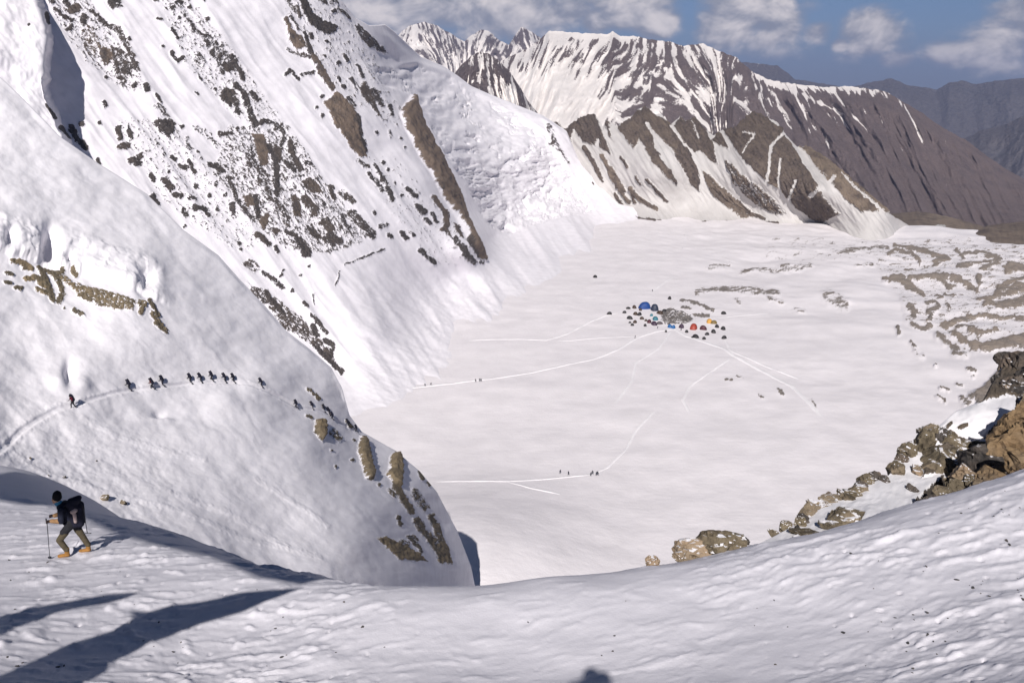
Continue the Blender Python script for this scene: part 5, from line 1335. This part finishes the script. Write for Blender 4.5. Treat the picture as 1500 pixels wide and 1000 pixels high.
me.materials.append(rock_material('rubble_stone', ((.055, .05, .048), (.13, .12, .115), (.2, .18, .17)), .6))
tag(link(bpy.data.objects.new('camp_rubble', me)), 'grey heap of rubble stones in the middle of the tents', 'rubble', None, 'stuff')

# --- tents
def tent_mesh(name, mat, tunnel=0.0):
    bm = bmesh.new()
    nu_, nv_ = 20, 8
    rings = []
    for j in range(nv_ + 1):
        f = j / nv_
        ring = []
        for i in range(nu_):
            a_ = 2 * math.pi * i / nu_
            sq = 1.0 / max(abs(math.cos(a_)), abs(math.sin(a_))) ** .45
            rad = math.cos(f * math.pi / 2) ** .72
            x_ = math.cos(a_) * sq * rad; y_ = math.sin(a_) * sq * rad
            if x_ > 0: x_ *= 1 + tunnel * (1 - f)
            sag = 1 - .05 * abs(math.sin(2 * a_)) * math.sin(f * math.pi)
            ring.append(bm.verts.new((x_ * sag, y_ * sag, math.sin(f * math.pi / 2) * 1.0)))
            if f == 1: break
        rings.append(ring)
    for a_, b_ in zip(rings[:-1], rings[1:]):
        for i in range(nu_):
            if len(b_) == 1: bm.faces.new((a_[i], a_[(i + 1) % nu_], b_[0]))
            else: bm.faces.new((a_[i], a_[(i + 1) % nu_], b_[(i + 1) % nu_], b_[i]))
    me = bpy.data.meshes.new(name); bm.to_mesh(me); bm.free(); me.materials.append(mat)
    return me


M_DOOR = plain_material('tent_door', (.02, .02, .025), .7, .2, 4.0, .1)
door_me = None
bm = bmesh.new()
vs_ = [bm.verts.new((math.cos(a_) * .05 + .86 - .5 * max(0, s_) ** 1.6, .42 * c_, .62 * max(0, s_))) for a_ in (0,) for c_, s_ in ((1, 0), (.85, .45), (.5, .85), (0, 1), (-.5, .85), (-.85, .45), (-1, 0))]
vo_ = [bm.verts.new(v_.co + Vector((.10, 0, .03))) for v_ in vs_]
bm.faces.new(vo_); bm.faces.new(vs_[::-1])
for i in range(7):
    bm.faces.new((vs_[i], vs_[(i + 1) % 7], vo_[(i + 1) % 7], vo_[i]))
door_me = bpy.data.meshes.new('door'); bm.to_mesh(door_me); bm.free(); door_me.materials.append(M_DOOR)
TENT = {}
for nm, c in {'blue': (.012, .05, .20), 'slate': (.025, .032, .055), 'dark': (.022, .019, .018), 'brown': (.05, .03, .018), 'maroon': (.06, .012, .018), 'teal': (.03, .14, .18), 'sky': (.02, .10, .26), 'purple': (.045, .025, .045), 'red': (.30, .045, .025), 'yellow': (.52, .27, .05), 'olive': (.15, .10, .025), 'grey': (.09, .075, .08)}.items():
    TENT[nm] = tent_mesh('tent_' + nm, plain_material('tent_fabric_' + nm, c, .55, .15, 3.0, .15, .4), .35)
camp = [(945, 452, 15, 9.5, 'blue', 'large royal blue dome tent, the biggest in the camp'), (959, 455, 12, 9.5, 'slate', 'tall slate tent beside the big blue dome'),
        (893, 461, 6.5, 4, 'dark', 'lone dark tent at the end of the path left of camp'), (929, 452, 6, 4.5, 'brown', None), (920, 453, 6, 3, 'dark', None), (931, 461, 6, 4.5, 'brown', None), (937, 461.5, 6, 4.5, 'dark', None), (922, 466, 7.5, 4.5, 'dark', None), (930, 472, 6, 4, 'brown', None), (923, 472, 3.5, 2.5, 'dark', None),
        (951, 472, 7, 4.5, 'maroon', 'maroon tent beside the teal tent'), (946, 470, 4, 3, 'brown', None), (960, 468.5, 9, 5, 'teal', 'teal tent between the slate tent and the rubble'), (954.5, 463, 4, 3.5, 'teal', 'small teal tent under the slate tent'), (958, 475, 9, 5, 'purple', 'low purple tent at the edge of the grey rubble'), (966, 474, 8, 3.5, 'grey', 'low grey tent against the rubble'), (967, 460, 9, 4.5, 'brown', 'long brown tent touching the grey rubble'), (973, 457, 6, 4, 'dark', 'dark tent pitched on the edge of the grey rubble'),
        (981, 479, 6, 5, 'sky', 'bright blue tent in front of the grey rubble'), (986.5, 480, 5.5, 5, 'sky', 'bright blue tent next to another blue one by the rubble'), (998.5, 479.5, 6.5, 6, 'purple', 'dark purple tent in front of the grey rubble'), (1016, 481, 11.5, 7.5, 'red', 'large red tent at the right end of the grey rubble'), (1029.5, 482, 8.5, 6, 'maroon', 'dark maroon tent next to the large red tent'),
        (1039, 473, 9, 6, 'yellow', 'orange yellow tent next to the olive one'), (1046, 474, 8, 4.5, 'olive', 'olive tent next to the orange yellow one'), (1045, 486.5, 7, 5, 'dark', None), (1059.5, 461, 6.5, 4, 'dark', None), (1059.5, 482, 6.5, 5, 'dark', None), (1061, 495.5, 6.5, 4.5, 'dark', None), (1018.5, 494, 8.5, 5, 'dark', None), (1014, 495, 3.5, 3, 'dark', None), (981, 438.5, 4.5, 4.5, 'dark', 'lone dark tent behind the grey rubble'), (975.5, 486, 3.5, 3, 'dark', None), (940, 467, 5.5, 4, 'brown', None), (945, 477, 5, 3.5, 'dark', None), (915, 459, 5, 3.5, 'dark', None), (938, 455, 5, 3.5, 'brown', None), (926, 476, 4.5, 3.5, 'dark', None), (1006, 486, 5, 4, 'dark', None), (1036, 490, 5.5, 4, 'dark', None), (1050, 479, 5.5, 4.5, 'dark', None), (1031, 497, 5, 4, 'dark', None), (872, 406, 5.5, 4, 'dark', 'lone dark tent far out on the snow away from camp')]
for i, (u, v, w, h, nm, lab) in enumerate(camp):
    p = on_basin(u, v)
    sl_ = (p - Vector((0, 0, CZ))).length / F
    o = link(bpy.data.objects.new('tent', TENT[nm]))
    o.location = p - Vector((0, 0, .05))
    s = w * sl_ * .52
    o.scale = (s, s * .85, h * sl_ * .98)
    o.rotation_euler = (0, 0, (i * 1.7) % 6.28 if w < 15 else 3.4)
    lab = lab or ('small dark brown tent among the tents left of the big blue dome' if u < 948 else 'small dark tent on the open snow in front of the red and yellow tents')
    tag(o, lab, 'tent', 'tents of the camp')
    child('door', door_me, o)

# ------------------------------------------------------------------ haze
bm = bmesh.new()
bmesh.ops.create_cube(bm, size=1.0)
hm = bpy.data.meshes.new('haze'); bm.to_mesh(hm); bm.free()
haze = link(bpy.data.objects.new('haze', hm))
haze.scale = (33000, 19000, 1420); haze.location = (0, 8700, 50)
haze['kind'] = 'stuff'
m = bpy.data.materials.new('haze_air'); m.use_nodes = True
g = NT(m.node_tree)
pv = g.n('ShaderNodeVolumePrincipled')
pv.inputs['Color'].default_value = (.33, .41, .68, 1)
pv.inputs['Density'].default_value = HAZE_DENSITY
pv.inputs['Anisotropy'].default_value = 0.0
out = g.n('ShaderNodeOutputMaterial'); g.t.links.new(pv.outputs[0], out.inputs['Volume'])
hm.materials.append(m)
